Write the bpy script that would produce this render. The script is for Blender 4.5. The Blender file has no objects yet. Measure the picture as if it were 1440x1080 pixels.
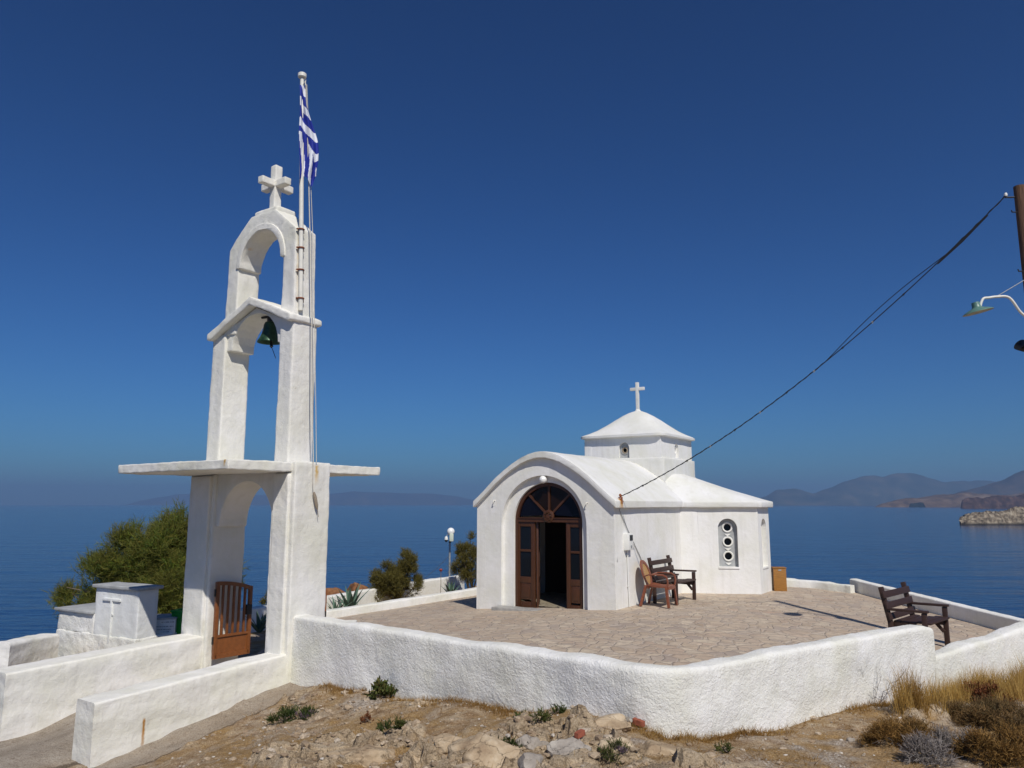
import bpy, bmesh, math, random
from mathutils import Vector, Matrix, noise
from mathutils.geometry import tessellate_polygon
R = math.radians
rnd = random.Random(7)
scene = bpy.context.scene
COL = scene.collection
V = Vector
# ------------------------------------------------------------------ camera maths
F = 1080.0; TH = math.atan(169/1080.0); cT, sT = math.cos(TH), math.sin(TH); EYE = 2.1
def ray(x, y):
    v = (540-y)/F
    return V(((x-720)/F, cT-v*sT, v*cT+sT))
def at(x, y, z=None, t=None):
    d = ray(x, y)
    if t is None: t = (z-EYE)/d.z
    return V((0, 0, EYE))+d*t
def smooth(a, b, x):
    t = min(1, max(0, (x-a)/(b-a))); return t*t*(3-2*t)
def nz(p, s=1.0, seed=0.0):
    return noise.noise(V((p[0]*s+seed*17.3, p[1]*s-seed*9.1, (p[2] if len(p) > 2 else 0)*s+seed*3.7)))
def fbm(p, s, o=4, seed=0.0):
    a, r, f = 1.0, 0.0, s
    for i in range(o):
        r += a*nz(p, f, seed+i); a *= .5; f *= 2.03
    return r
# ------------------------------------------------------------------ tags
OFF = {}
def tag(o, label=None, cat=None, group=None, kind=None):
    if label: o['label'] = label
    if cat: o['category'] = cat
    if group: o['group'] = group
    if kind: o['kind'] = kind
    return o
def thing(name, loc, label, cat, group=None):
    o = bpy.data.objects.new(name, None); COL.objects.link(o)
    o.empty_display_size = .2
    o.location = loc; OFF[o.name] = V(loc)
    return tag(o, label, cat, group)
def obj(name, bm, mat, parent=None, smooth_angle=35):
    me = bpy.data.meshes.new(name)
    off = V((0, 0, 0))
    if parent: off = OFF.get(parent.name, V((0, 0, 0)))
    if isinstance(bm, tuple):
        vs, fs = bm
        me.from_pydata([tuple(V(v)-off) for v in vs], [], fs)
        me.update()
    else:
        bmesh.ops.recalc_face_normals(bm, faces=bm.faces[:])
        if off.length: bmesh.ops.translate(bm, verts=bm.verts[:], vec=-off)
        bm.to_mesh(me); bm.free()
    if smooth_angle:
        me.polygons.foreach_set('use_smooth', [True]*len(me.polygons))
        me.set_sharp_from_angle(angle=R(smooth_angle))
    for m in (mat if isinstance(mat, (list, tuple)) else [mat]): me.materials.append(m)
    o = bpy.data.objects.new(name, me); COL.objects.link(o)
    if parent:
        o.parent = parent; OFF[o.name] = off
    return o
def single(name, bm, mat, label, cat, group=None, smooth_angle=35):
    """a thing that is one mesh: its origin goes to the middle of its base"""
    if isinstance(bm, tuple): vs = [V(v) for v in bm[0]]
    else: vs = [v.co.copy() for v in bm.verts]
    lo = V((min(v.x for v in vs), min(v.y for v in vs), min(v.z for v in vs)))
    hi = V((max(v.x for v in vs), max(v.y for v in vs), max(v.z for v in vs)))
    c = V(((lo.x+hi.x)/2, (lo.y+hi.y)/2, lo.z))
    if isinstance(bm, tuple): bm = ([v-c for v in vs], bm[1])
    else: bmesh.ops.translate(bm, verts=bm.verts[:], vec=-c)
    o = obj(name, bm, mat, None, smooth_angle); o.location = c
    return tag(o, label, cat, group)
# ------------------------------------------------------------------ mesh helpers
def new(): return bmesh.new()
def prism(bm, outer, holes, O, U, W, N, th):
    """polygon (outer, holes) in the plane O + a U + b W, extruded by th along N"""
    loops = [outer]+list(holes)
    pts3 = [[V((p[0], p[1], 0)) for p in L] for L in loops]
    tris = tessellate_polygon(pts3)
    flat = [p for L in loops for p in L]
    f = [bm.verts.new(O+U*p[0]+W*p[1]) for p in flat]
    b = [bm.verts.new(O+U*p[0]+W*p[1]+N*th) for p in flat]
    for t in tris:
        try:
            bm.faces.new([f[i] for i in t]); bm.faces.new([b[i] for i in reversed(t)])
        except ValueError: pass
    k = 0
    for L in loops:
        n = len(L)
        for i in range(n):
            j = (i+1) % n
            try: bm.faces.new((f[k+i], f[k+j], b[k+j], b[k+i]))
            except ValueError: pass
        k += n
    return f+b
def box(bm, c, s, X=V((1, 0, 0)), Y=V((0, 1, 0)), Z=V((0, 0, 1)), bev=0.0):
    """box centred at c, full sizes s along X, Y, Z"""
    vs = []
    for i in (-.5, .5):
        for j in (-.5, .5):
            for k in (-.5, .5):
                vs.append(bm.verts.new(c+X*(i*s[0])+Y*(j*s[1])+Z*(k*s[2])))
    fs = [bm.faces.new([vs[i] for i in q]) for q in ((0, 1, 3, 2), (4, 6, 7, 5), (0, 4, 5, 1), (2, 3, 7, 6), (0, 2, 6, 4), (1, 5, 7, 3))]
    if bev:
        es = set(e for f in fs for e in f.edges)
        bmesh.ops.recalc_face_normals(bm, faces=fs)
        bmesh.ops.bevel(bm, geom=list(es), offset=bev, segments=2, affect='EDGES', profile=.6)
    return vs
def bar(bm, a, b, w, h, up=V((0, 0, 1)), bev=0.0):
    """rectangular bar from a to b: width w across, height h towards up"""
    a, b = V(a), V(b); Y = (b-a).normalized(); X = Y.cross(up).normalized(); Z = X.cross(Y).normalized()
    return box(bm, (a+b)/2, (w, (b-a).length, h), X, Y, Z, bev)
def tube(bm, pts, rad, n=10, cap=True):
    pts = [V(p) for p in pts]
    if not isinstance(rad, (list, tuple)): rad = [rad]*len(pts)
    rings = []; prev = None
    for i, p in enumerate(pts):
        d = (pts[min(i+1, len(pts)-1)]-pts[max(i-1, 0)]).normalized()
        if prev is None:
            a = d.orthogonal().normalized()
        else:
            a = (prev-d*prev.dot(d))
            a = a.normalized() if a.length > 1e-6 else d.orthogonal().normalized()
        prev = a; b = d.cross(a)
        rings.append([bm.verts.new(p+(a*math.cos(k*2*math.pi/n)+b*math.sin(k*2*math.pi/n))*rad[i]) for k in range(n)])
    for i in range(len(rings)-1):
        for k in range(n):
            bm.faces.new((rings[i][k], rings[i][(k+1) % n], rings[i+1][(k+1) % n], rings[i+1][k]))
    if cap:
        bm.faces.new(rings[0][::-1]); bm.faces.new(rings[-1])
def spl(P, k=6):
    P = [V(p) for p in P]; o = []
    for i in range(len(P)-1):
        a, b, c, d = P[max(0, i-1)], P[i], P[i+1], P[min(len(P)-1, i+2)]
        for j in range(k):
            t = j/k; o.append(.5*((2*b)+(c-a)*t+(2*a-5*b+4*c-d)*t*t+(3*b-a-3*c+d)*t*t*t))
    return o+[P[-1]]
def lathe(bm, prof, c, n=24, axis=V((0, 0, 1)), ax=None):
    """prof: list of (r, h) around axis from c"""
    X = ax or axis.orthogonal().normalized(); Y = axis.cross(X); rings = []
    for r, h in prof:
        if r < 1e-5: rings.append([bm.verts.new(c+axis*h)])
        else: rings.append([bm.verts.new(c+axis*h+(X*math.cos(k*2*math.pi/n)+Y*math.sin(k*2*math.pi/n))*r) for k in range(n)])
    for A, B in zip(rings, rings[1:]):
        for k in range(n):
            q = [A[k % len(A)], A[(k+1) % len(A)], B[(k+1) % len(B)], B[k % len(B)]]
            u = []
            for v in q:
                if v not in u: u.append(v)
            if len(u) > 2: bm.faces.new(u)
def bevel_sharp(bm, off, seg=2, ang=30):
    bmesh.ops.remove_doubles(bm, verts=bm.verts[:], dist=1e-4)
    bmesh.ops.recalc_face_normals(bm, faces=bm.faces[:])
    es = [e for e in bm.edges if len(e.link_faces) == 2 and e.calc_face_angle(0) > R(ang)]
    bmesh.ops.bevel(bm, geom=es, offset=off, segments=seg, affect='EDGES', profile=.5, clamp_overlap=True)
def rough(bm, maxlen, amp, sc, seed=0, it=6, amp2=0, sc2=20):
    """hand-plastered look: subdivide and push vertices along their normals"""
    for _ in range(it):
        es = [e for e in bm.edges if e.calc_length() > maxlen]
        if not es: break
        bmesh.ops.subdivide_edges(bm, edges=es, cuts=1)
        bmesh.ops.triangulate(bm, faces=[f for f in bm.faces if len(f.verts) > 3])
    bm.normal_update()
    mv = [(v, v.normal*(amp*fbm(v.co, sc, 3, seed)+amp2*nz(v.co, sc2, seed+5))) for v in bm.verts]
    for v, d in mv: v.co += d
def arch_pts(cx, half, z0, zs, rise=None, n=16):
    """closed outline of an arched opening: bottom z0, springing zs"""
    rise = half if rise is None else rise
    p = [(cx-half, z0)]
    if True:
        for i in range(n+1):
            a = math.pi-math.pi*i/n
            p.append((cx+half*math.cos(a), zs+rise*math.sin(a)))
    p.append((cx+half, z0))
    return p
def circ(cx, cz, r, n=20): return [(cx+r*math.cos(i*2*math.pi/n), cz+r*math.sin(i*2*math.pi/n)) for i in range(n)]
UP = V((0, 0, 1))
# ------------------------------------------------------------------ materials
def mat(name):
    m = bpy.data.materials.new(name); m.use_nodes = True
    nt = m.node_tree; b = nt.nodes['Principled BSDF']
    return m, nt, b
def N(nt, t, **kw):
    n = nt.nodes.new(t)
    for k, v in kw.items():
        if k in ('operation', 'data_type', 'blend_type', 'noise_dimensions', 'feature', 'distance', 'wave_type', 'attribute_name', 'musgrave_type', 'bands_direction'): setattr(n, k, v)
        else: n.inputs[k].default_value = v
    return n
def ln(nt, a, ao, b, bi): nt.links.new(a.outputs[ao], b.inputs[bi])
def rgb(c): return (c[0], c[1], c[2], 1)
def ramp(nt, src, so, stops):
    r = nt.nodes.new('ShaderNodeValToRGB'); e = r.color_ramp.elements
    while len(e) < len(stops): e.new(.5)
    for i, (p, c) in enumerate(stops):
        e[i].position = p; e[i].color = rgb(c) if isinstance(c, tuple) else (c, c, c, 1)
    ln(nt, src, so, r, 'Fac'); return r
def pos(nt): return nt.nodes.new('ShaderNodeNewGeometry')
def mixc(nt, fac, a, b):
    m = nt.nodes.new('ShaderNodeMix'); m.data_type = 'RGBA'
    def put(s, v):
        if isinstance(v, tuple) and isinstance(v[0], bpy.types.Node): nt.links.new(v[0].outputs[v[1]], s)
        elif isinstance(v, tuple): s.default_value = rgb(v)
        else: s.default_value = v
    put(m.inputs[0], fac); put(m.inputs[6], a); put(m.inputs[7], b)
    return (m, 2)
def bump(nt, b, layers, dist=.02):
    """layers: (node, out, strength, distance) chained"""
    prev = None
    for n, o, s, d in layers:
        bp = N(nt, 'ShaderNodeBump', Strength=s, Distance=d)
        ln(nt, n, o, bp, 'Height')
        if prev: ln(nt, prev, 0, bp, 'Normal')
        prev = bp
    ln(nt, prev, 0, b, 'Normal')
def stain(nt, P, axis, w, h, fac_noise):
    """mask of a downward streak starting at P: half width w along axis, length h"""
    g = pos(nt)
    s = N(nt, 'ShaderNodeVectorMath', operation='SUBTRACT'); ln(nt, g, 'Position', s, 0); s.inputs[1].default_value = P
    d = N(nt, 'ShaderNodeVectorMath', operation='DOT_PRODUCT'); ln(nt, s, 0, d, 0); d.inputs[1].default_value = axis
    nn = N(nt, 'ShaderNodeTexNoise', Scale=18.0, Detail=3.0); ln(nt, g, 'Position', nn, 'Vector')
    ad = N(nt, 'ShaderNodeMath', operation='MULTIPLY_ADD'); ln(nt, nn, 0, ad, 0); ad.inputs[1].default_value = w*1.4; ln(nt, d, 'Value', ad, 2)
    sb = N(nt, 'ShaderNodeMath', operation='SUBTRACT'); ln(nt, ad, 0, sb, 0); sb.inputs[1].default_value = w*.7
    ab = N(nt, 'ShaderNodeMath', operation='ABSOLUTE'); ln(nt, sb, 0, ab, 0)
    m1 = N(nt, 'ShaderNodeMapRange'); ln(nt, ab, 0, m1, 0)
    m1.inputs[1].default_value = w; m1.inputs[2].default_value = w*.25; m1.inputs[3].default_value = 0; m1.inputs[4].default_value = 1
    sp = N(nt, 'ShaderNodeSeparateXYZ'); ln(nt, s, 0, sp, 0)
    m2 = N(nt, 'ShaderNodeMapRange'); ln(nt, sp, 2, m2, 0)
    m2.inputs[1].default_value = -h; m2.inputs[2].default_value = -h*.25; m2.inputs[3].default_value = 0; m2.inputs[4].default_value = 1
    m3 = N(nt, 'ShaderNodeMapRange'); ln(nt, sp, 2, m3, 0)
    m3.inputs[1].default_value = .03; m3.inputs[2].default_value = 0; m3.inputs[3].default_value = 0; m3.inputs[4].default_value = 1
    a = N(nt, 'ShaderNodeMath', operation='MULTIPLY'); ln(nt, m1, 0, a, 0); ln(nt, m2, 0, a, 1)
    b = N(nt, 'ShaderNodeMath', operation='MULTIPLY'); ln(nt, a, 0, b, 0); ln(nt, m3, 0, b, 1)
    le = N(nt, 'ShaderNodeVectorMath', operation='LENGTH'); ln(nt, s, 0, le, 0)
    lt = N(nt, 'ShaderNodeMath', operation='LESS_THAN'); ln(nt, le, 'Value', lt, 0); lt.inputs[1].default_value = h*1.1+w
    b2 = N(nt, 'ShaderNodeMath', operation='MULTIPLY'); ln(nt, b, 0, b2, 0); ln(nt, lt, 0, b2, 1)
    return b2
def plaster(name, base=(.80, .79, .765), coarse=0.0, patch=False, fine=.25, med=.3, dirt=.10, stains=(), lines=0.0, cell=28.0, ldir='X'):
    m, nt, b = mat(name); g = pos(nt)
    n1 = N(nt, 'ShaderNodeTexNoise', Scale=1.3, Detail=6.0, Roughness=.65); ln(nt, g, 'Position', n1, 'Vector')
    n2 = N(nt, 'ShaderNodeTexNoise', Scale=70.0, Detail=4.0); ln(nt, g, 'Position', n2, 'Vector')
    n3 = N(nt, 'ShaderNodeTexNoise', Scale=9.0, Detail=5.0); ln(nt, g, 'Position', n3, 'Vector')
    n4 = N(nt, 'ShaderNodeTexNoise', Scale=5.0, Detail=8.0, Roughness=.7); ln(nt, g, 'Position', n4, 'Vector')
    d = tuple(c*(1-dirt*1.3) for c in base[:2])+(base[2]*(1-dirt*2.2),)
    r1 = ramp(nt, n1, 0, [(.38, 0.0), (.68, 1.0)])
    c = mixc(nt, (r1, 0), base, d)
    r4 = ramp(nt, n4, 0, [(.60, 0.0), (.74, .55)])
    c = mixc(nt, (r4, 0), c, tuple(x*.78 for x in base))
    mp_ = nt.nodes.new('ShaderNodeMapping'); mp_.inputs['Scale'].default_value = (4.5, 4.5, .38); ln(nt, g, 'Position', mp_, 'Vector')
    n5 = N(nt, 'ShaderNodeTexNoise', Scale=1.6, Detail=7.0, Roughness=.62); ln(nt, mp_, 0, n5, 'Vector')
    r5 = ramp(nt, n5, 0, [(.52, 0.0), (.74, .42)])
    c = mixc(nt, (r5, 0), c, (base[0]*.74, base[1]*.725, base[2]*.68))
    for (P, ax, w, h, colr) in stains:
        sm = stain(nt, P, ax, w, h, None)
        c = mixc(nt, (sm, 0), c, colr)
    nt.links.new(c[0].outputs[c[1]], b.inputs['Base Color'])
    b.inputs['Roughness'].default_value = .9
    b.inputs['Specular IOR Level'].default_value = .2
    L = [(n3, 0, med, .02), (n2, 0, fine, .008)]
    if coarse:
        v = N(nt, 'ShaderNodeTexNoise', Scale=cell*.62, Detail=3.0, Roughness=.55, Distortion=.6); ln(nt, g, 'Position', v, 'Vector')
        nn = N(nt, 'ShaderNodeTexNoise', Scale=14.0, Detail=9.0, Roughness=.72); ln(nt, g, 'Position', nn, 'Vector')
        L = [(n3, 0, med, .02), (v, 0, coarse, .03), (nn, 0, coarse, .025)]
    if lines:
        w = N(nt, 'ShaderNodeTexWave', Scale=2.2 if ldir == 'X' else 1.1, Distortion=3.0 if ldir == 'X' else 9.0, Detail=5.0, bands_direction=ldir); ln(nt, g, 'Position', w, 'Vector')
        L.append((w, 0, lines, .01 if ldir == 'X' else .03))
    bump(nt, b, L)
    if patch:      # trowelled-smooth patches between the rough ones
        np_ = N(nt, 'ShaderNodeTexNoise', Scale=1.7, Detail=5.0, Roughness=.6); ln(nt, g, 'Position', np_, 'Vector')
        rp = ramp(nt, np_, 0, [(.40, .08), (.60, 1.0)])
        for bp in [x for x in nt.nodes if x.type == 'BUMP']:
            if bp.inputs['Strength'].default_value == coarse:
                mm = N(nt, 'ShaderNodeMath', operation='MULTIPLY'); ln(nt, rp, 0, mm, 0); mm.inputs[1].default_value = coarse; ln(nt, mm, 0, bp, 'Strength')
    return m
def simple(name, c, rough_=.6, var=.15, sc=12.0, bump_s=.15, metal=0.0, spec=.5, stretch=None, bd=.006):
    m, nt, b = mat(name)
    tc = nt.nodes.new('ShaderNodeTexCoord'); src, so = tc, 'Object'
    if stretch:
        mp = nt.nodes.new('ShaderNodeMapping'); mp.inputs['Scale'].default_value = stretch; ln(nt, tc, 'Object', mp, 'Vector'); src, so = mp, 0
    n = N(nt, 'ShaderNodeTexNoise', Scale=sc, Detail=6.0, Roughness=.65); ln(nt, src, so, n, 'Vector')
    r = ramp(nt, n, 0, [(.3, tuple(x*(1-var) for x in c)), (.7, tuple(min(1, x*(1+var)) for x in c))])
    ln(nt, r, 0, b, 'Base Color'); b.inputs['Roughness'].default_value = rough_; b.inputs['Metallic'].default_value = metal
    b.inputs['Specular IOR Level'].default_value = spec
    if bump_s: bump(nt, b, [(n, 0, bump_s, bd)])
    return m
def foliage(name, cols, transl=.25, rough_=.7):
    m, nt, b = mat(name); g = pos(nt)
    n = len(cols)
    r = ramp(nt, g, 'Random Per Island', [(i/(max(1, n-1)), c) for i, c in enumerate(cols)])
    n1 = N(nt, 'ShaderNodeTexNoise', Scale=2.6, Detail=3.0); ln(nt, g, 'Position', n1, 'Vector')
    r1 = ramp(nt, n1, 0, [(.35, 0.0), (.65, 1.0)])
    c = mixc(nt, (r1, 0), (r, 0), tuple(cols[0][k]*.5+cols[-1][k]*.5 for k in range(3)))
    nt.links.new(c[0].outputs[c[1]], b.inputs['Base Color']); b.inputs['Roughness'].default_value = rough_
    b.inputs['Specular IOR Level'].default_value = .15
    tr = nt.nodes.new('ShaderNodeBsdfTranslucent'); nt.links.new(c[0].outputs[c[1]], tr.inputs['Color'])
    mx = nt.nodes.new('ShaderNodeMixShader'); mx.inputs[0].default_value = transl
    ln(nt, b, 0, mx, 1); ln(nt, tr, 0, mx, 2); ln(nt, mx, 0, nt.nodes['Material Output'], 'Surface')
    return m
RUST = (.36, .16, .045)
# ------------------------------------------------------------------ frames of the place
AC = R(33.5); cw = V((math.sin(AC), math.cos(AC), 0)); cu = V((math.cos(AC), -math.sin(AC), 0))     # chapel: cw into depth, cu to the right
CR = V((2.083, 15.923, 0))                                                                          # right front corner of the chapel
def CP(l, w, z=0): return CR-cu*l+cw*w+UP*z
AT = R(35); tw = V((math.sin(AT), math.cos(AT), 0)); tu = V((-math.cos(AT), math.sin(AT), 0))       # tower: tu to the left, tw into depth
TC = V((-2.861, 10.18, 0))
def TP(q, w, z=0): return TC+tu*q+tw*w+UP*z
def tz(x, y):
    l = (CR.x-x)*cu.x+(CR.y-y)*cu.y
    return -.064*max(0, l)-.045*max(0, -l-2.2)
K = V((1.321, 6.783, 0)); E1 = V((4.964, 9.385, 0)); E2 = V((9.12, 12.6, 0))
SW0, SW1 = V((8.45, 19.75, 0)), V((9.12, 12.6, 0))
CURB0, CURB1 = V((-4.35, 17.2, 0)), V((-.2, 23.2, 0))
# ------------------------------------------------------------------ the plaster family
M_white = plaster('chapel_whitewash', fine=.2, med=.36, dirt=.08)
M_roof = plaster('roof_whitewash', base=(.73, .725, .705), fine=.18, med=.35, dirt=.09,
                 stains=[(CP(-.08, .15, 2.20), tuple(cw), .10, .3, (.5, .26, .05))])
M_tower = plaster('tower_whitewash', base=(.79, .772, .725), fine=.5, med=.55, dirt=.10, lines=.12,
                  stains=[(TP(.10, -1.0, 2.64), tuple(tu), .035, .1, (.5, .3, .08)), (TP(0.02, .33, 2.6), tuple(tw), .04, .26, (.6, .4, .14)),
                          (TP(.29, .16, 5.9), tuple(tw), .06, 1.0, (.72, .60, .42))])
M_path_wall = plaster('path_wall_whitewash', base=(.80, .785, .75), fine=.4, med=.75, dirt=.10, lines=.2, ldir='Z',
                      stains=[(at(193, 1010, t=8.25), tuple(tw), .022, .42, (.42, .2, .04))])
M_stucco = plaster('rough_stucco', base=(.80, .79, .765), coarse=.42, med=.42, dirt=.10, cell=60.0, patch=True)
M_kerb = plaster('kerb_whitewash', base=(.80, .79, .76), coarse=.3, med=.5, dirt=.1)
M_tomb = plaster('tomb_whitewash', base=(.76, .77, .77), coarse=.12, med=.5, dirt=.06, cell=14)
M_capstone = simple('grey_capstone', (.36, .37, .37), .85, .2, 6, .2)
M_wood_door = simple('varnished_wood', (.066, .024, .009), .42, .35, 5, .12, spec=.5, stretch=(14, 14, 1.2))
M_glass = None
def glass(name, c=(.01, .012, .02), r=.04):
    m, nt, b = mat(name)
    b.inputs['Base Color'].default_value = rgb(c); b.inputs['Roughness'].default_value = r; b.inputs['Specular IOR Level'].default_value = .22
    g = pos(nt); n = N(nt, 'ShaderNodeTexNoise', Scale=3.0); ln(nt, g, 'Position', n, 'Vector'); bump(nt, b, [(n, 0, .03, .02)])
    return m
M_glass = glass('door_glass', (.008, .010, .014), .08); M_glass_blue = glass('blue_stained_glass', (.004, .004, .009), .12); M_glass_red = glass('brown_stained_glass', (.012, .006, .004), .12)
M_bench = simple('weathered_dark_timber', (.042, .020, .014), .6, .4, 6, .4, stretch=(3, 22, 22))
M_gate = simple('brown_gate_paint', (.21, .072, .02), .45, .2, 20, .1)
M_bell = simple('green_bronze', (.020, .060, .028), .4, .5, 14, .3, metal=.35)
M_iron = simple('dark_iron', (.02, .018, .016), .6, .3, 30, .2)
M_rust = simple('rusted_iron', (.24, .075, .03), .85, .5, 40, .3)
M_polewhite = simple('pole_paint', (.74, .72, .64), .45, .12, 6, .1)
M_rope = simple('worn_rope', (.55, .52, .45), .9, .2, 60, .4)
M_oldwood = simple('grey_driftwood', (.28, .23, .17), .85, .3, 30, .5, stretch=(6, 6, 1))
M_pole = simple('creosoted_pole', (.12, .062, .033), .85, .45, 5, .8, stretch=(10, 10, .8), bd=.02)
M_cable = simple('black_cable', (.02, .02, .024), .5, .2, 30, .0)
M_thincable = simple('grey_cable', (.28, .28, .28), .6, .2, 30, .0)
M_plastic_w = simple('white_plastic', (.74, .74, .70), .4, .06, 5, .0)
M_dark = simple('dark_plastic', (.012, .012, .012), .3, .2, 5, .0)
M_globe = simple('opal_globe', (.80, .80, .78), .15, .03, 5, .0)
M_galv = simple('galvanised_steel', (.42, .43, .43), .5, .2, 20, .1, metal=.5)
M_boxwood = simple('honey_plywood', (.30, .135, .025), .5, .25, 4, .15, stretch=(2, 2, 9))
M_chair = simple('brown_chair_plastic', (.20, .060, .028), .42, .12, 4, .0)
M_wicker = None
M_green = simple('green_plastic', (.02, .27, .035), .4, .12, 5, .0)
M_marble = simple('grey_marble', (.34, .33, .31), .5, .25, 7, .15)
M_concrete = simple('grey_concrete', (.38, .37, .35), .9, .18, 5, .3)
M_lampgreen = simple('green_enamel', (.10, .20, .17), .4, .2, 20, .05)
M_lampunder = simple('lamp_reflector', (.50, .48, .36), .5, .2, 20, .05)
M_lettering = simple('grey_lettering', (.16, .17, .18), .7, .2, 20, 0)
def make_wicker():
    m, nt, b = mat('tan_wicker'); tc = nt.nodes.new('ShaderNodeTexCoord')
    w = N(nt, 'ShaderNodeTexChecker', Scale=60.0); ln(nt, tc, 'Object', w, 'Vector')
    w.inputs['Color1'].default_value = rgb((.46, .27, .10)); w.inputs['Color2'].default_value = rgb((.36, .2, .07))
    ln(nt, w, 0, b, 'Base Color'); b.inputs['Roughness'].default_value = .5; bump(nt, b, [(w, 1, .3, .003)])
    return m
M_wicker = make_wicker()
# ================================================================== THE SETTING
def in_poly(x, y, P):
    c = False; n = len(P); j = n-1
    for i in range(n):
        if (P[i][1] > y) != (P[j][1] > y) and x < (P[j][0]-P[i][0])*(y-P[i][1])/(P[j][1]-P[i][1])+P[i][0]: c = not c
        j = i
    return c
def dseg(x, y, a, b):
    vx, vy = b[0]-a[0], b[1]-a[1]; t = max(0, min(1, ((x-a[0])*vx+(y-a[1])*vy)/(vx*vx+vy*vy)))
    return math.hypot(x-a[0]-t*vx, y-a[1]-t*vy)
def dpoly(x, y, P): return 0 if in_poly(x, y, P) else min(dseg(x, y, P[i-1], P[i]) for i in range(len(P)))
TERR = [tuple(TP(.1, .3)[:2]), tuple((K+V((.02, .18, 0)))[:2]), (E1.x-.05, E1.y+.1), (6.95, 10.95), (E2.x, E2.y), (SW0.x, SW0.y), (7.95, 21.9), (6.9, 22.6), (3, 25.0), (CURB1.x, CURB1.y), (CURB0.x, CURB0.y), tuple(TP(2.2, 1.2)[:2]), tuple(TP(2.2, .3)[:2])]
GARD = [tuple(TP(2.1, .5)[:2]), (-7.2, 11.3), (-8.6, 13.2), (-7.6, 16.0), (-1.2, 26.6), (2.5, 26), (3, 25), (CURB1.x, CURB1.y), (CURB0.x, CURB0.y)]
FORE = [(-7.0, -8), tuple(TP(2.3, -2.6)[:2]), tuple(TP(2.3, .3)[:2]), tuple(TP(0, .3)[:2]), (K.x, K.y), (E1.x, E1.y), (9.2, 12.6), (13, 13.5), (16, 6), (14, -8)]
CTRL = [(-2.94, 10.38, -.10), (-2.14, 9.71, -.05), (-1.45, 9.12, -.01), (-.21, 8.08, .11), (.7, 7.3, .225), (1.1, 6.97, .22), (1.32, 6.79, .165),
        (1.73, 7.08, .08), (2.55, 7.66, .01), (3.3, 8.2, .02), (4.57, 9.1, -.085), (5.6, 9.9, -.12), (6.82, 10.71, -.16), (9.1, 12.3, -.4),
        (-4.25, 8.2, -.52), (-5.73, 9.13, -.54), (-6.2, 8.2, -.6), (-3.68, 10.75, -.12), (-4.5, 9.8, -.32), (-3.6, 9.3, -.33), (0, 0, .45), (0, 3, .36), (-3, 5, -.22), (-5, 6, -.55), (3, 5, .12), (5.5, 7.0, -.02), (8, 6, -.2), (0, 5.5, .24), (1.2, 5.9, .22), (-1.8, 7.2, -.08), (-1, 5.6, .1)]
for w__, z__ in ((-.3, -.16), (-.6, -.21), (-1.0, -.28), (-1.4, -.35), (-1.8, -.42), (-2.1, -.47)):
    p__ = TP(-.12, w__); CTRL.append((p__.x, p__.y, z__))
def base_fore(x, y):
    s = w_ = 0
    for a, b, z in CTRL:
        w = 1/((x-a)**2+(y-b)**2+.02)**1.6; s += w*z; w_ += w
    return s/w_
def on_path(x, y):
    r = V((x, y, 0))-TC
    q, w = r.dot(tu), r.dot(tw)
    ap_ = .50+.04*nz((x, y), 1.7, 41)+.03*nz((x, y), 9, 42)
    if w >= -2.4: return max(smooth(-.05, .05, q+.1), .8*smooth(-.03, .03, q+ap_))*smooth(.5, .3, w)
    return smooth(-.05, .05, q+.1)*smooth(.5, .3, w) if not (w < -2.4) else smooth(-.1, .35, q+.12*math.sin(w*3)+.0)
def ground_z(x, y):
    if in_poly(x, y, TERR): return min(tz(x, y)-.25, -.25), 0, 0
    inf = in_poly(x, y, FORE)
    df = 0 if inf else dpoly(x, y, FORE); dg = dpoly(x, y, GARD); dt = dpoly(x, y, TERR); d = min(df, dg, dt)
    if df <= min(dg, dt) or inf: z = base_fore(x, y)
    else: z = -.6
    if d > 0:
        z -= 13.5*smooth(-3, 17, d)-13.5*smooth(-3, 17, 0)+.5*smooth(0, 1.2, d)
        z += .7*smooth(.3, 3, d)*fbm((x, y), .5, 4, 3)
        return z, 0, 0
    rock = 0; pth = on_path(x, y) if inf else 0
    if inf:
        r = fbm((x, y), .8, 3, 11)+.55*math.exp(-((x-.6)**2+(y-6.6)**2)/.9)+.6*math.exp(-((x+.9)**2+(y-6.3)**2)/.8)+.25*math.exp(-((x-1.6)**2+(y-6.2)**2)/.3)-.02+.25*math.exp(-((x+2.0)**2+(y-6.6)**2)/.5)
        if x > 2.0: r -= .5
        rock = smooth(.12, .34, r)*(1-pth)
        ww = min(dseg(x, y, TP(0, .1), K), dseg(x, y, K, E1))
        damp = smooth(.05, .5, ww)
        nat = (1-pth)
        # blocky bedrock: each cell of a warped Voronoi tilts and steps
        if rock > 0:
            px, py = x*4.0+.55*nz((x, y), 2.6, 3)+y*.9, y*5.2+.55*nz((x, y), 2.6, 4)-x*.6
            dd, pp = noise.voronoi(V((px, py, .3)))
            e = dd[1]-dd[0]; c = pp[0]
            h = nz((c.x*3.1, c.y*2.7, 1.0), 1.0, 2)*.15+(px-c.x)*.10*nz((c.x, c.y), 1.7, 8)+(py-c.y)*.10*nz((c.x, c.y), 1.7, 9)
            z += rock*(.09*damp+h*(.35+.65*damp)-.06*(1-smooth(0, .14, e))*damp+.012*fbm((x, y), 9, 3, 14))
        z += nat*(.05*damp*fbm((x, y), 1.3, 3, 1)+(.012+.012*damp)*fbm((x, y), 7, 3, 2))
        z += pth*.006*fbm((x, y), 3, 3, 6)
    return z, rock, pth
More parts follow.
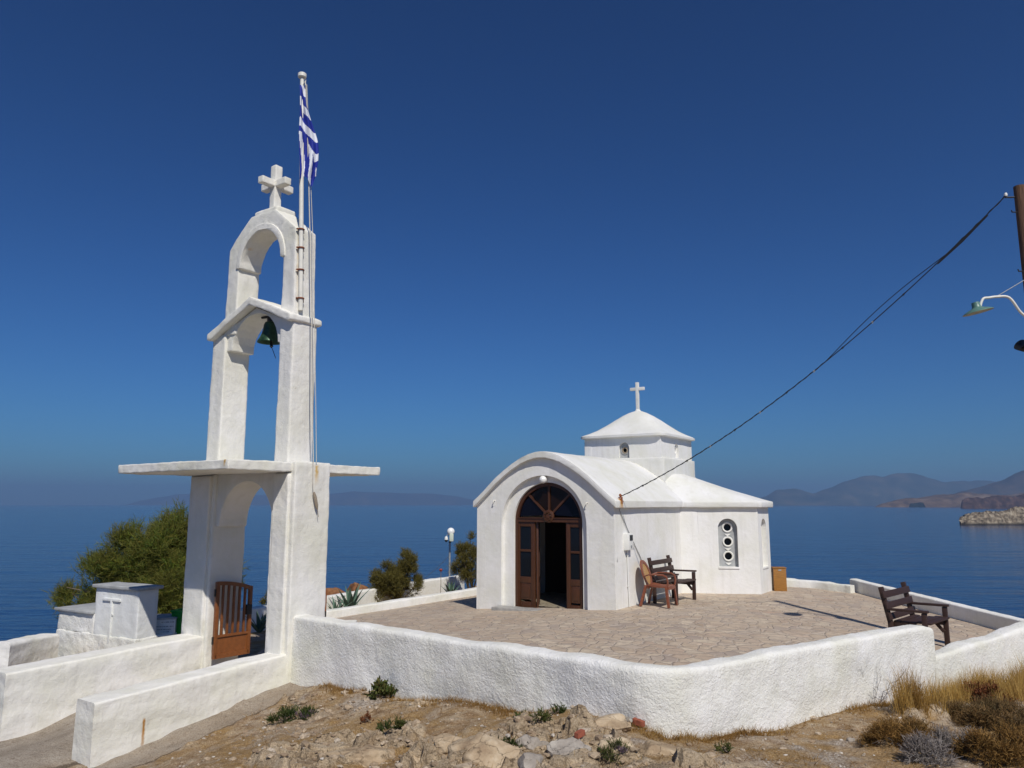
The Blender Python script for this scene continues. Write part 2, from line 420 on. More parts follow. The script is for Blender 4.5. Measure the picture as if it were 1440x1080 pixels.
def axis(a, lo, hi, b, fine, grow=1.25):
    xs = []; x = lo
    while x <= hi: xs.append(x); x += fine
    s = fine; x = lo
    while x > a: s *= grow; s = min(s, 2.0); x -= s; xs.insert(0, x)
    s = fine; x = xs[-1]
    while x < b: s *= grow; s = min(s, 2.0); x += s; xs.append(x)
    return xs
def build_ground():
    xs = axis(-45, -4.6, 5.6, 48, .029); ys = axis(-20, 5.6, 9.4, 60, .027)
    vs, fs, rk, pt = [], [], [], []
    for y in ys:
        for x in xs:
            z, r, p = ground_z(x, y); vs.append((x, y, z)); rk.append(r); pt.append(p)
    nx = len(xs)
    for j in range(len(ys)-1):
        for i in range(nx-1):
            k = j*nx+i; fs.append((k, k+1, k+nx+1, k+nx))
    me = bpy.data.meshes.new('ground'); me.from_pydata(vs, [], fs); me.update()
    me.polygons.foreach_set('use_smooth', [True]*len(fs))
    a = me.attributes.new('rock', 'FLOAT', 'POINT'); a.data.foreach_set('value', rk)
    a = me.attributes.new('path', 'FLOAT', 'POINT'); a.data.foreach_set('value', pt)
    m, nt, b = mat('rocky_soil'); g = pos(nt)
    at_r = N(nt, 'ShaderNodeAttribute', attribute_name='rock'); at_p = N(nt, 'ShaderNodeAttribute', attribute_name='path')
    big = N(nt, 'ShaderNodeTexNoise', Scale=1.1, Detail=7.0, Roughness=.6); ln(nt, g, 'Position', big, 'Vector')
    mid = N(nt, 'ShaderNodeTexNoise', Scale=6.5, Detail=8.0, Roughness=.7); ln(nt, g, 'Position', mid, 'Vector')
    fin = N(nt, 'ShaderNodeTexNoise', Scale=42.0, Detail=6.0, Roughness=.75); ln(nt, g, 'Position', fin, 'Vector')
    vor = N(nt, 'ShaderNodeTexVoronoi', Scale=55.0); ln(nt, g, 'Position', vor, 'Vector')
    soil = ramp(nt, mid, 0, [(.30, (.16, .092, .045)), (.44, (.31, .205, .11)), (.56, (.42, .315, .20)), (.72, (.52, .43, .31))])
    straw = ramp(nt, fin, 0, [(.3, (.22, .12, .04)), (.7, (.46, .30, .12))])
    grav = ramp(nt, vor, 'Color', [(.2, (.26, .21, .165)), (.55, (.42, .36, .295)), (.9, (.58, .52, .45))])
    c = mixc(nt, (ramp(nt, big, 0, [(.47, 0.0), (.60, .9)]), 0), (soil, 0), (grav, 0))
    b2 = N(nt, 'ShaderNodeTexNoise', Scale=1.9, Detail=5.0); 
    mp = nt.nodes.new('ShaderNodeMapping'); mp.inputs['Location'].default_value = (5, 3, 1); ln(nt, g, 'Position', mp, 'Vector'); ln(nt, mp, 0, b2, 'Vector')
    c = mixc(nt, (ramp(nt, b2, 0, [(.46, 0.0), (.58, .85)]), 0), c, (straw, 0))
    mid2 = N(nt, 'ShaderNodeTexNoise', Scale=3.2, Detail=9.0, Roughness=.65); ln(nt, mp, 0, mid2, 'Vector')
    rock = ramp(nt, mid2, 0, [(.30, (.20, .135, .08)), (.44, (.39, .295, .19)), (.56, (.50, .39, .26)), (.72, (.60, .50, .365))])
    rr = ramp(nt, at_r, 'Fac', [(.25, 0.0), (.6, 1.0)])
    c = mixc(nt, (rr, 0), c, (rock, 0))
    # cracks in the bedrock
    cv = N(nt, 'ShaderNodeTexVoronoi', Scale=5.5, feature='DISTANCE_TO_EDGE'); 
    wp = N(nt, 'ShaderNodeVectorMath', operation='MULTIPLY_ADD'); ln(nt, mid, 'Color', wp, 0); wp.inputs[1].default_value = (.22, .22, .22); ln(nt, g, 'Position', wp, 2)
    ln(nt, wp, 0, cv, 'Vector')
    ck = ramp(nt, cv, 'Distance', [(.0, .8), (.018, 0.0)])
    ck2 = N(nt, 'ShaderNodeMath', operation='MULTIPLY'); ln(nt, ck, 0, ck2, 0); ln(nt, rr, 0, ck2, 1)
    c = mixc(nt, (ck2, 0), c, (.13, .09, .06))
    conc = ramp(nt, mid2, 0, [(.3, (.28, .235, .185)), (.55, (.40, .345, .28)), (.75, (.48, .43, .36))])
    c = mixc(nt, (at_p, 'Fac'), c, (conc, 0))
    c = mixc(nt, (ramp(nt, at_p, 'Fac', [(.12, 0.0), (.3, .8), (.46, .8), (.62, 0.0)]), 0), c, (.075, .055, .04))
    mic = N(nt, 'ShaderNodeTexNoise', Scale=75.0, Detail=5.0, Roughness=.8); ln(nt, g, 'Position', mic, 'Vector')
    c = mixc(nt, (ramp(nt, mic, 0, [(.50, 0.0), (.66, .75)]), 0), c, (.10, .065, .04))
    c = mixc(nt, (ramp(nt, mic, 0, [(.34, .6), (.46, 0.0)]), 0), c, (.58, .50, .40))
    blt = N(nt, 'ShaderNodeTexNoise', Scale=14.0, Detail=6.0, Roughness=.75); ln(nt, mp, 0, blt, 'Vector')
    c = mixc(nt, (ramp(nt, blt, 0, [(.56, 0.0), (.68, .7)]), 0), c, (.13, .082, .045))
    nt.links.new(c[0].outputs[c[1]], b.inputs['Base Color']); b.inputs['Roughness'].default_value = .95; b.inputs['Specular IOR Level'].default_value = .1
    inv = N(nt, 'ShaderNodeMath', operation='MULTIPLY'); ln(nt, ck2, 0, inv, 0); inv.inputs[1].default_value = -1
    bump(nt, b, [(mid, 0, .6, .06), (fin, 0, .7, .025), (vor, 'Distance', .35, .012), (inv, 0, .6, .03)])
    me.set_sharp_from_angle(angle=R(24))
    me.materials.append(m)
    o = bpy.data.objects.new('ground', me); COL.objects.link(o); tag(o, kind='structure')
build_ground()
def build_terrace():
    bm = new()
    tris = tessellate_polygon([[V((p[0], p[1], 0)) for p in TERR]])
    vs = [bm.verts.new((p[0], p[1], 0)) for p in TERR]
    for t in tris: bm.faces.new([vs[i] for i in t])
    for _ in range(7):
        es = [e for e in bm.edges if e.calc_length() > .35]
        if not es: break
        bmesh.ops.subdivide_edges(bm, edges=es, cuts=1); bmesh.ops.triangulate(bm, faces=[f for f in bm.faces if len(f.verts) > 3])
    for v in bm.verts: v.co.z = tz(v.co.x, v.co.y)+.012*nz(v.co, .9, 4)
    ext = bmesh.ops.extrude_face_region(bm, geom=bm.faces[:])
    for v in ext['geom']:
        if isinstance(v, bmesh.types.BMVert): v.co.z -= .2
    m, nt, b = mat('flagstone_paving'); g = pos(nt)
    wn = N(nt, 'ShaderNodeTexNoise', Scale=2.2, Detail=3.0); ln(nt, g, 'Position', wn, 'Vector')
    wp = N(nt, 'ShaderNodeVectorMath', operation='MULTIPLY_ADD'); ln(nt, wn, 'Color', wp, 0); wp.inputs[1].default_value = (.25, .25, 0); ln(nt, g, 'Position', wp, 2)
    fl = N(nt, 'ShaderNodeVectorMath', operation='MULTIPLY'); ln(nt, wp, 0, fl, 0); fl.inputs[1].default_value = (1, 1, 0)
    v1 = N(nt, 'ShaderNodeTexVoronoi', Scale=4.4); ln(nt, fl, 0, v1, 'Vector')
    v2 = N(nt, 'ShaderNodeTexVoronoi', Scale=4.4, feature='DISTANCE_TO_EDGE'); ln(nt, fl, 0, v2, 'Vector')
    fn = N(nt, 'ShaderNodeTexNoise', Scale=9.0, Detail=8.0, Roughness=.7); ln(nt, g, 'Position', fn, 'Vector')
    bg = N(nt, 'ShaderNodeTexNoise', Scale=.55, Detail=6.0, Roughness=.6); ln(nt, g, 'Position', bg, 'Vector')
    st = ramp(nt, v1, 'Color', [(.08, (.41, .315, .225)), (.28, (.55, .44, .32)), (.45, (.46, .35, .26)), (.6, (.60, .505, .375)), (.72, (.37, .30, .25)), (.84, (.64, .535, .40)), (.95, (.50, .355, .26))])
    c = mixc(nt, (ramp(nt, fn, 0, [(.40, 0.0), (.66, .75)]), 0), (st, 0), (.34, .265, .205))
    c = mixc(nt, (ramp(nt, bg, 0, [(.42, 0.0), (.70, .4)]), 0), c, (.56, .475, .37))
    f2 = N(nt, 'ShaderNodeTexNoise', Scale=2.4, Detail=6.0, Roughness=.7); ln(nt, g, 'Position', f2, 'Vector')
    c = mixc(nt, (ramp(nt, f2, 0, [(.55, 0.0), (.72, .5)]), 0), c, (.32, .25, .205))
    jt = ramp(nt, v2, 'Distance', [(.0, 1.0), (.055, 0.0)])
    c = mixc(nt, (ramp(nt, jt, 0, [(0, 0.0), (1, .75)]), 0), c, (.50, .43, .355))
    jl = ramp(nt, v2, 'Distance', [(.03, 0.0), (.055, 1.0), (.10, 0.0)])
    c = mixc(nt, (ramp(nt, jl, 0, [(0, 0.0), (1, .36)]), 0), c, (.27, .205, .16))
    nt.links.new(c[0].outputs[c[1]], b.inputs['Base Color']); b.inputs['Roughness'].default_value = .8; b.inputs['Specular IOR Level'].default_value = .25
    ed = ramp(nt, v2, 'Distance', [(.0, 0.0), (.09, 1.0)])
    bump(nt, b, [(ed, 0, .7, .025), (fn, 0, .5, .025)])
    tag(obj('terrace', bm, m, None, 20), kind='structure')
build_terrace()
SEA = -11.0
def build_sea():
    vs = [(0, 30, SEA)]; fs = []; n = 96; rr = [20, 60, 150, 400, 1000, 3000, 8000, 17500]
    for r in rr:
        for k in range(n):
            a = k*2*math.pi/n; vs.append((r*math.cos(a), 30+r*math.sin(a), SEA))
    for k in range(n): fs.append((0, 1+k, 1+(k+1) % n))
    for j in range(len(rr)-1):
        for k in range(n):
            a = 1+j*n+k; b = 1+j*n+(k+1) % n; fs.append((a, a+n, b+n, b))
    m, nt, b = mat('sea_water'); g = pos(nt)
    mp = nt.nodes.new('ShaderNodeMapping'); mp.inputs['Scale'].default_value = (.35, 1.0, 1); mp.inputs['Rotation'].default_value = (0, 0, R(8)); ln(nt, g, 'Position', mp, 'Vector')
    n1 = N(nt, 'ShaderNodeTexNoise', Scale=.9, Detail=5.0, Roughness=.6); ln(nt, mp, 0, n1, 'Vector')
    n2 = N(nt, 'ShaderNodeTexNoise', Scale=.09, Detail=5.0, Roughness=.6); ln(nt, mp, 0, n2, 'Vector')
    n3 = N(nt, 'ShaderNodeTexNoise', Scale=.012, Detail=4.0, Roughness=.6); ln(nt, mp, 0, n3, 'Vector')
    c = ramp(nt, n3, 0, [(.3, (.002, .020, .075)), (.7, (.004, .032, .10))])
    ln(nt, c, 0, b, 'Base Color')
    b.inputs['Roughness'].default_value = .12; b.inputs['IOR'].default_value = 1.28
    bump(nt, b, [(n2, 0, .6, 1.2), (n1, 0, .5, .12)])
    tag(obj('sea', (vs, fs), m, None, 0), kind='structure')
build_sea()
# ------------------------------------------------------------------ far land: height fields at their real distance
def land(name, prof, dist, depth, m, seed, amp=.10, steps=110, rows=26, front=0.25, fs_=3.0):
    """prof: (picture x, height in px above the waterline) of the skyline; built as a ridge at distance dist with its own depth"""
    vs, fs = [], []
    x0, x1 = prof[0][0], prof[-1][0]
    def h(x):
        for (a, ha), (b, hb) in zip(prof, prof[1:]):
            if a <= x <= b:
                t = (x-a)/(b-a); t = t*t*(3-2*t)*.5+t*.5; return ha+(hb-ha)*t
        return 0
    for j in range(rows+1):
        v = j/rows
        for i in range(steps+1):
            px = x0+(x1-x0)*i/steps; a = math.atan((px-720)/1093)
            hp = h(px)*dist/1093/math.cos(a)
            rel = v/front if v < front else 1-(v-front)/(1-front)
            rel = max(0, math.sin(rel*math.pi/2))
            r = dist/math.cos(a)*1.0+depth*(v-front)
            x, y = r*math.sin(a), r*math.cos(a)
            nn = fbm((x/dist*fs_*4, y/dist*fs_*4), 1.0, 5, seed)
            z = SEA-.5+hp*rel*(1+amp*nn)+hp*amp*1.2*nn*math.sin(math.pi*v)
            z = max(z, SEA-1.0)
            if i in (0, steps) or j in (0, rows): z = SEA-2
            vs.append((x, y, z))
    for j in range(rows):
        for i in range(steps):
            k = j*(steps+1)+i; fs.append((k, k+1, k+steps+2, k+steps+1))
    return tag(obj(name, (vs, fs), m, None, 60), kind='structure')
def land_mat(name, a, b_, c_, sc, bs=.5, bd=20.0):
    m, nt, b = mat(name); g = pos(nt)
    n = N(nt, 'ShaderNodeTexNoise', Scale=sc, Detail=8.0, Roughness=.65); ln(nt, g, 'Position', n, 'Vector')
    r = ramp(nt, n, 0, [(.32, a), (.5, b_), (.68, c_)]); ln(nt, r, 0, b, 'Base Color'); b.inputs['Roughness'].default_value = 1; b.inputs['Specular IOR Level'].default_value = 0
    if bs: bump(nt, b, [(n, 0, bs, bd)])
    return m
M_hill = land_mat('scrub_hill', (.03, .045, .045), (.055, .065, .055), (.11, .10, .075), .004)
M_hill2 = land_mat('dark_scrub_hill', (.035, .035, .035), (.055, .048, .042), (.10, .075, .055), .008)
M_shore = land_mat('brown_shore', (.055, .042, .03), (.12, .08, .05), (.20, .15, .11), .02, .5, 6)
M_dkislet = land_mat('dark_pines', (.010, .014, .012), (.018, .022, .018), (.03, .035, .028), .05, .5, 4)
M_red = land_mat('red_cliff', (.028, .019, .016), (.06, .036, .027), (.13, .08, .06), .05, .6, 5)
land('hills', [(1045, 0), (1075, 10), (1095, 19), (1120, 21), (1145, 15), (1160, 20), (1190, 29), (1230, 39), (1245, 37), (1262, 43), (1275, 43), (1300, 38), (1330, 31), (1370, 27), (1420, 24), (1480, 20)], 8600, 3000, M_hill, 1, .12)
land('hills', [(1300, 2), (1325, 8), (1355, 19), (1390, 27), (1410, 31), (1430, 38), (1445, 41), (1475, 43), (1540, 36), (1600, 20)], 5200, 1500, M_hill2, 2, .12)
land('shore', [(1228, 0), (1240, 4), (1265, 9), (1300, 13), (1330, 15), (1360, 16), (1400, 14), (1450, 16), (1520, 12)], 3600, 700, M_shore, 3, .14, fs_=6)
land('cliff', [(1350, 0), (1353, 9), (1365, 12), (1390, 13), (1410, 14), (1440, 15), (1480, 18), (1540, 15)], 2400, 260, M_red, 4, .22, front=.12, fs_=12)
land('dark_islet', [(1277, 0), (1280, 6), (1286, 8), (1293, 8), (1298, 6), (1302, 0)], 3300, 60, M_dkislet, 6, .3, front=.3, fs_=14, steps=30, rows=12)
land('islands', [(175, 0), (200, 6), (225, 11), (250, 15), (290, 17), (340, 15), (400, 12), (450, 15), (480, 17), (500, 20), (530, 19), (560, 16), (600, 15), (640, 12), (668, 7), (700, 3), (730, 0)], 14500, 2500, M_hill, 5, .10)
def build_islet():
    vs, fs = [], []; nx_, ny_ = 150, 40
    dist = 500; sea_d = 13.1
    prof = [(1344, 8), (1346, 11), (1354, 13.5), (1364, 16.5), (1380, 18.5), (1395, 19), (1410, 19), (1422, 20), (1432, 23), (1445, 26), (1480, 30), (1530, 22), (1580, 0)]
    def h(x):
        for (a, ha), (b, hb) in zip(prof, prof[1:]):
            if a <= x <= b: return ha+(hb-ha)*(x-a)/(b-a)
        return 0
    for j in range(ny_+1):
        v = j/ny_
        for i in range(nx_+1):
            px = 1347+(1580-1347)*i/nx_; hp = h(px)*dist/1093*1.04
            rel = min(1, v/.16)**.5 if v < .16 else math.cos((v-.16)/.84*math.pi/2)
            x = (px-720)/1093*(dist+45*(v-.15)); y = dist+45*(v-.15)+3*nz((px, 0), .08, 3)
            st = fbm((x*.10, y*.10, rel*1.5), 1.0, 5, 8); cr = abs(nz((x*.32+rel*2.2, y*.12), 1.0, 9))
            z = SEA-.6+hp*rel*(1+.30*st)-2.2*(1-smooth(0, .16, cr))*rel
            vs.append((x+1.2*st, y+2.5*nz((x*.2, rel*3), 1, 7), z if i < nx_ else SEA-2))
    for j in range(ny_):
        for i in range(nx_):
            k = j*(nx_+1)+i; fs.append((k, k+1, k+nx_+2, k+nx_+1))
    m, nt, b = mat('limestone'); g = pos(nt)
    n = N(nt, 'ShaderNodeTexNoise', Scale=.35, Detail=8.0, Roughness=.7); ln(nt, g, 'Position', n, 'Vector')
    r = ramp(nt, n, 0, [(.36, (.035, .026, .018)), (.47, (.17, .135, .095)), (.56, (.31, .26, .19)), (.7, (.41, .36, .28))])
    sp = N(nt, 'ShaderNodeSeparateXYZ'); ln(nt, g, 'Position', sp, 0)
    mr = N(nt, 'ShaderNodeMapRange'); ln(nt, sp, 2, mr, 0); mr.inputs[1].default_value = SEA+.4; mr.inputs[2].default_value = SEA+1.9
    c = mixc(nt, (mr, 0), (.035, .03, .025), (r, 0))
    nt.links.new(c[0].outputs[c[1]], b.inputs['Base Color']); b.inputs['Roughness'].default_value = .95
    bump(nt, b, [(n, 0, .8, 1.5)])
    tag(obj('rock_islet', (vs, fs), m, None, 30), kind='structure')
build_islet()
# ================================================================== WALLS
def wall(name, pts, th, zt, zb, m, label, round_=.05, amp=.012, seed=0, step=.05, stepz=.05, group=None, amp2=.006, capend=True, sc2=13):
    """low plastered wall along a plan polyline (outer face on the right hand side of travel is pts), thickness to the left"""
    pts = [V((p[0], p[1], 0)) for p in pts]; n = len(pts)
    seg = [(pts[i+1]-pts[i]).normalized() for i in range(n-1)]
    nrm = []
    for i in range(n):
        a = seg[max(0, i-1)]; b = seg[min(n-2, i)]
        na, nb = V((-a.y, a.x, 0)), V((-b.y, b.x, 0)); m_ = (na+nb).normalized(); nrm.append(m_/max(.5, m_.dot(na)))
    st = []
    for i in range(n-1):
        L = (pts[i+1]-pts[i]).length; k = max(1, int(L/step))
        for j in range(k+(1 if i == n-2 else 0)):
            t = j/k; st.append((pts[i].lerp(pts[i+1], t), nrm[i].lerp(nrm[i+1], t), zt[i]+(zt[i+1]-zt[i])*t, zb[i]+(zb[i+1]-zb[i])*t))
    bm = new(); rings = []
    r = min(round_, th/2-.005)
    for (p, nv, a, b) in st:
        sec = []; kz = max(3, int((a-b)/stepz))
        for j in range(kz0 := kz_fixed[0] if kz_fixed[0] else kz): sec.append((0, b+(a-r-b)*j/(kz0)))
        for j in range(5): an = math.pi*.5*j/4; sec.append((r-r*math.cos(an), a-r+r*math.sin(an)))
        kt = max(2, int((th-2*r)/.05))
        for j in range(1, kt): sec.append((r+(th-2*r)*j/kt, a))
        for j in range(5): an = math.pi*.5*(1-j/4); sec.append((th-r+r*math.cos(an), a-r+r*math.sin(an)))
        for j in range(1, 5): sec.append((th, a-r+(b-a+r)*j/4))
        rings.append([bm.verts.new(p+nv*s+UP*z) for s, z in sec])
    for A, B in zip(rings, rings[1:]):
        for k in range(len(A)-1): bm.faces.new((A[k], B[k], B[k+1], A[k+1]))
    if capend:
        for rr in (rings[0], rings[-1]):
            f = bm.faces.new(rr); 
    bm.normal_update()
    mv = [(v, v.normal*(amp*fbm(v.co, 1.6, 2, seed)+amp2*fbm(v.co, sc2, 2, seed+4))) for v in bm.verts]
    for v, d in mv: v.co += d
    return single(name, bm, m, label, 'wall', group, 40)
kz_fixed = [0]
kz_fixed[0] = 28
W0_ = TP(-.03, .04); da, db = (W0_-K).normalized(), (E1-K).normalized()
arc = []
for i in range(9):
    t = i/8; arc.append((K+da*.42)*(1-t)**2+K*2*t*(1-t)+(K+db*.42)*t*t)
PW = [W0_, W0_.lerp(K, .5)]+arc+[K.lerp(E1, .6), E1.lerp(K, .04), E1]
wall('parapet_wall', PW, .23, [.69, .69]+[.695]*9+[.70, .70, .66], [-.45, -.3]+[-.1]*9+[-.3, -.4, -.4], M_stucco,
     'rough white stucco parapet bending round the near side of the terrace', .05, .028, 1, .030, group=None, amp2=.0055, sc2=9)
wall('parapet_wall', [E1+V((-.06, -.03, 0)), (6.95, 10.80), (9.0, 12.45)], .23, [.33, .44, .5], [-.5, -.5, -.7], M_stucco,
     'lower rough white wall piece behind the dry golden grass at the right', .05, .024, 2, .04, amp2=.005, sc2=9)
kz_fixed[0] = 14
we = TP(-.03, -2.42); 
wall('path_wall', [TP(-.03, -2.42), TP(-.03, -1.2), TP(-.03, .1)], .36, [.11, .17, .235], [-.9, -.7, -.4], M_path_wall,
     'white path wall on the right of the ramp with a rust streak on its side', .03, .016, 3, .05, amp2=.004, sc2=5)
wall('path_wall', [TP(1.80, -2.5), TP(1.80, -1.2), TP(1.80, .12)], .42, [.19, .235, .28], [-.9, -.8, -.5], M_path_wall,
     'longer white path wall on the left of the ramp, ending at the frame edge', .03, .016, 4, .06, amp2=.004, sc2=5)
kz_fixed[0] = 6
def tzp(p, d=0): return tz(p[0], p[1])+d
wall('sea_wall', [SW0, SW0.lerp(SW1, .5), SW1], -.22+.44, [tzp(SW0, .30), tzp(SW0.lerp(SW1, .5), .28), tzp(SW1, .27)], [-.8]*3, M_kerb,
     'low white sea wall with a shaded inner face along the right terrace edge', .03, .01, 5, .12)
BW = [at(1094, 826, z=-.05), at(1150, 829.5, z=-.06), at(1203, 838, z=-.12)]
wall('sea_wall', [V((5.2, 22.6, 0)), BW[0], BW[1], BW[2]][::-1], .22, [.14, .17, .2, .2], [-.8]*4, M_kerb,
     'low rubble-faced white sea wall behind the wooden box', .03, .02, 6, .1, amp2=.02)
wall('kerb_wall', [CURB1, CURB1.lerp(CURB0, .5), CURB0, TP(2.1, 1.3)], .24, [tzp(CURB1, .19), tzp(CURB1.lerp(CURB0, .5), .19), tzp(CURB0, .19), -.02], [-.9]*4, M_kerb,
     'low white kerb wall along the left edge of the paving beside the shrubs', .03, .012, 7, .12)
GW0, GW1 = V((-6.6, 15.4, 0)), V((-1.72, 24.95, 0))
wall('garden_wall', [GW1, GW1.lerp(GW0, .5), GW0], -.25+.5, [-.1, -.1, -.1], [-1.6]*3, M_kerb,
     'outer white garden wall behind the shrubs and agaves', .04, .02, 8, .15)
p0, p1 = at(12, 930, t=10.9), at(84, 893, t=12.4)
wall('low_wall', [p0, p1], .3, [at(20, 905, t=10.9).z, at(80, 891, t=12.4).z], [-2.2, -2.0], M_path_wall,
     'short low white wall at the far left beyond the path wall', .05, .03, 9, .08)
# ================================================================== BELL TOWER
def build_tower():
    t = thing('bell_tower', TP(1.15, .3, -.2), 'tall whitewashed bell tower and arched gateway topped by a cross', 'bell tower')
    def leg(name, q0, q1, w0, w1, z0, z1, seed, tq=0.0, cham=0.0):
        bm = new()
        prism(bm, [(q0, w0), (q1, w0), (q1, w1), (q0, w1)], [], TC+UP*z0, tu, tw, UP, z1-z0)
        if tq:
            for v in bm.verts:
                if v.co.z > z1-.01:
                    q = (v.co-TC).dot(tu); mid = (q0+q1)/2
                    v.co += tu*(mid-q)*tq
        bevel_sharp(bm, .02, 2); rough(bm, .07, .008, 2.2, seed, 7, .0035, 16)
        return obj(name, bm, M_tower, t, 40)
    # lower pillars
    leg('pillar', -.04, .42, -.03, .58, -.6, 2.66, 1)
    leg('pillar', 1.74, 2.36, 0, .55, -.6, 2.525, 2)
    for q0, q1 in ((.04, .34), (1.80, 2.28)):      # raised fillet on the front of each pillar
        bm = new(); prism(bm, [(q0, -.07 if q0 < 1 else -.045), (q1, -.07 if q0 < 1 else -.045), (q1, .1), (q0, .1)], [], TC+UP*-.5, tu, tw, UP, 3.0)
        bevel_sharp(bm, .015); rough(bm, .08, .01, 3, 5, 6); obj('fillet', bm, M_tower, t, 40)
    bm = new()     # arch between the pillars
    o = [(.34, 1.76), (.34, 2.523), (1.84, 2.523), (1.84, 1.76)]
    A = []
    for i in range(19):
        a = math.pi*i/18; A.append((1.075+.60*math.cos(math.pi-a), 1.76+.66*math.sin(a)))
    prism(bm, [(.36, 1.78), (.36, 2.523), (1.80, 2.523), (1.80, 1.78)]+[(1.06+.60*math.cos(math.pi*i/18), 1.78+.64*math.sin(math.pi*i/18)) for i in range(19)], [], TC+tw*.045, tu, UP, tw, .46)
    bevel_sharp(bm, .012, 2, 40); rough(bm, .09, .007, 3, 3, 5); obj('arch', bm, M_tower, t, 40)
    bm = new()     # canopy slab
    prism(bm, [(.02, -1.0), (2.56, -1.0), (2.56, 1.6), (.02, 1.6)], [], TC+UP*2.52, tu, tw, UP, .125)
    bevel_sharp(bm, .015); rough(bm, .08, .012, 2.0, 4, 7, .006, 14); obj('canopy_slab', bm, M_tower, t, 40)
    # second storey
    leg('leg', .23, .53, .06, .48, 2.62, 4.68, 6, .06); leg('leg', 1.78, 2.11, .06, .50, 2.62, 4.62, 7, .06)
    qc = 1.14
    bm = new()     # gabled coping over the bell
    g = [(-.86, 4.60), (-.94, 4.61), (-.94, 4.695), (-.5, 4.885), (0, 5.075), (.5, 4.86), (.99, 4.635), (.99, 4.545), (.91, 4.54), (.5, 4.745), (0, 4.955), (-.5, 4.765)]
    prism(bm, [(qc+x, z) for x, z in g], [], TC+tw*-.03, tu, UP, tw, .57)
    bevel_sharp(bm, .02); rough(bm, .07, .011, 2.5, 8, 6, .004, 16); obj('coping', bm, M_tower, t, 40)
    bm = new()     # arch head inside the gable
    n = 14
    inner = [(qc-.53*math.cos(math.pi*i/n), 4.36+.49*math.sin(math.pi*i/n)) for i in range(n+1)]
    outer = [(qc+.75, 4.36), (qc+.75, 4.64), (qc, 4.94), (qc-.75, 4.64), (qc-.75, 4.36)]
    prism(bm, inner+outer, [], TC+tw*.10, tu, UP, tw, .38)
    bevel_sharp(bm, .012, 2, 40); rough(bm, .08, .006, 3, 9, 5); obj('arch', bm, M_tower, t, 40)
    # top storey
    qt = 1.07
    bm = new()
    legl = [(qt-.80, 4.6), (qt-.52, 4.6), (qt-.52, 5.60)]
    hole = [(qt-.47*math.cos(math.pi*i/n), 5.60+.50*math.sin(math.pi*i/n)) for i in range(n+1)]
    legr = [(qt+.52, 5.60), (qt+.52, 4.6), (qt+.80, 4.6), (qt+.77, 5.93), (qt+.62, 6.08), (qt+.28, 6.37), (qt-.28, 6.37), (qt-.62, 6.10), (qt-.77, 5.98)]
    prism(bm, legl+hole+legr, [], TC+tw*.08, tu, UP, tw, .37)
    bevel_sharp(bm, .015, 2, 40); rough(bm, .07, .010, 2.4, 10, 6, .004, 16); obj('belfry_arch', bm, M_tower, t, 40)
    bm = new()     # raised band around the top arch
    oo = [(qt-.57*math.cos(math.pi*i/n), 5.60+.60*math.sin(math.pi*i/n)) for i in range(n+1)]
    prism(bm, oo+hole[::-1], [], TC+tw*.058, tu, UP, tw, .06)
    bevel_sharp(bm, .01, 2, 40); rough(bm, .08, .005, 3, 11, 4); obj('arch_band', bm, M_tower, t, 40)
    bm = new(); prism(bm, [(qt-.27, .12), (qt+.27, .12), (qt+.27, .48), (qt-.27, .48)], [], TC+UP*6.33, tu, tw, UP, .12)
    bevel_sharp(bm, .035, 3); rough(bm, .06, .008, 4, 12, 4); obj('pedestal', bm, M_tower, t, 40)
    bm = new(); c = TP(qt+.02, .30, 0)
    def cb(cc, s):
        b2 = new(); box(b2, cc, s, tu, tw, UP); bevel_sharp(b2, .012, 2); rough(b2, .05, .006, 5, 13, 4)
        me = bpy.data.meshes.new('tmp'); b2.to_mesh(me); b2.free(); bm.from_mesh(me); bpy.data.meshes.remove(me)
    cb(c+UP*6.80, (.125, .125, .76)); cb(c+UP*6.885, (.57, .118, .108)); cb(c+UP*6.883, (.118, .57, .106))
    obj('cross', bm, M_tower, t, 40)
    return t
tower = build_tower()
# bell
def build_bell():
    c = TP(1.02, .27, 4.43)
    b = thing('bell', c, 'green weathered bronze bell hanging inside the gable of the tower', 'bell')
    bm = new(); lathe(bm, [(.175, 0), (.172, .02), (.14, .07), (.115, .13), (.10, .2), (.092, .26), (.075, .3), (.03, .32), (0, .32)], c, 28)
    lathe(bm, [(.16, .005), (.12, .07), (.09, .2), (.06, .28), (0, .29)], c, 28)
    lathe(bm, [(.175, 0), (.16, .005)], c, 28)
    obj('shell', bm, M_bell, b)
    bm = new(); box(bm, c+UP*.36, (.11, .05, .09), tu, tw, UP, .01); tube(bm, [c+UP*.38+tu*-.2, c+UP*.40+tu*.2], .018); box(bm, c+UP*.44, (.05, .04, .12), tu, tw)
    obj('headstock', bm, M_iron, b)
    bm = new(); tube(bm, [c+UP*.28, c+UP*.05-tu*.03, c+UP*-.05-tu*.05], [.01, .012, .022]); lathe(bm, [(0, -.03), (.03, 0), (0, .03)], c+UP*-.06-tu*.05, 10)
    tube(bm, [c+UP*-.07-tu*.05, c+UP*-.13-tu*.09, c+UP*-.25-tu*.16], .005, 5)
    obj('clapper', bm, M_iron, b)
build_bell()
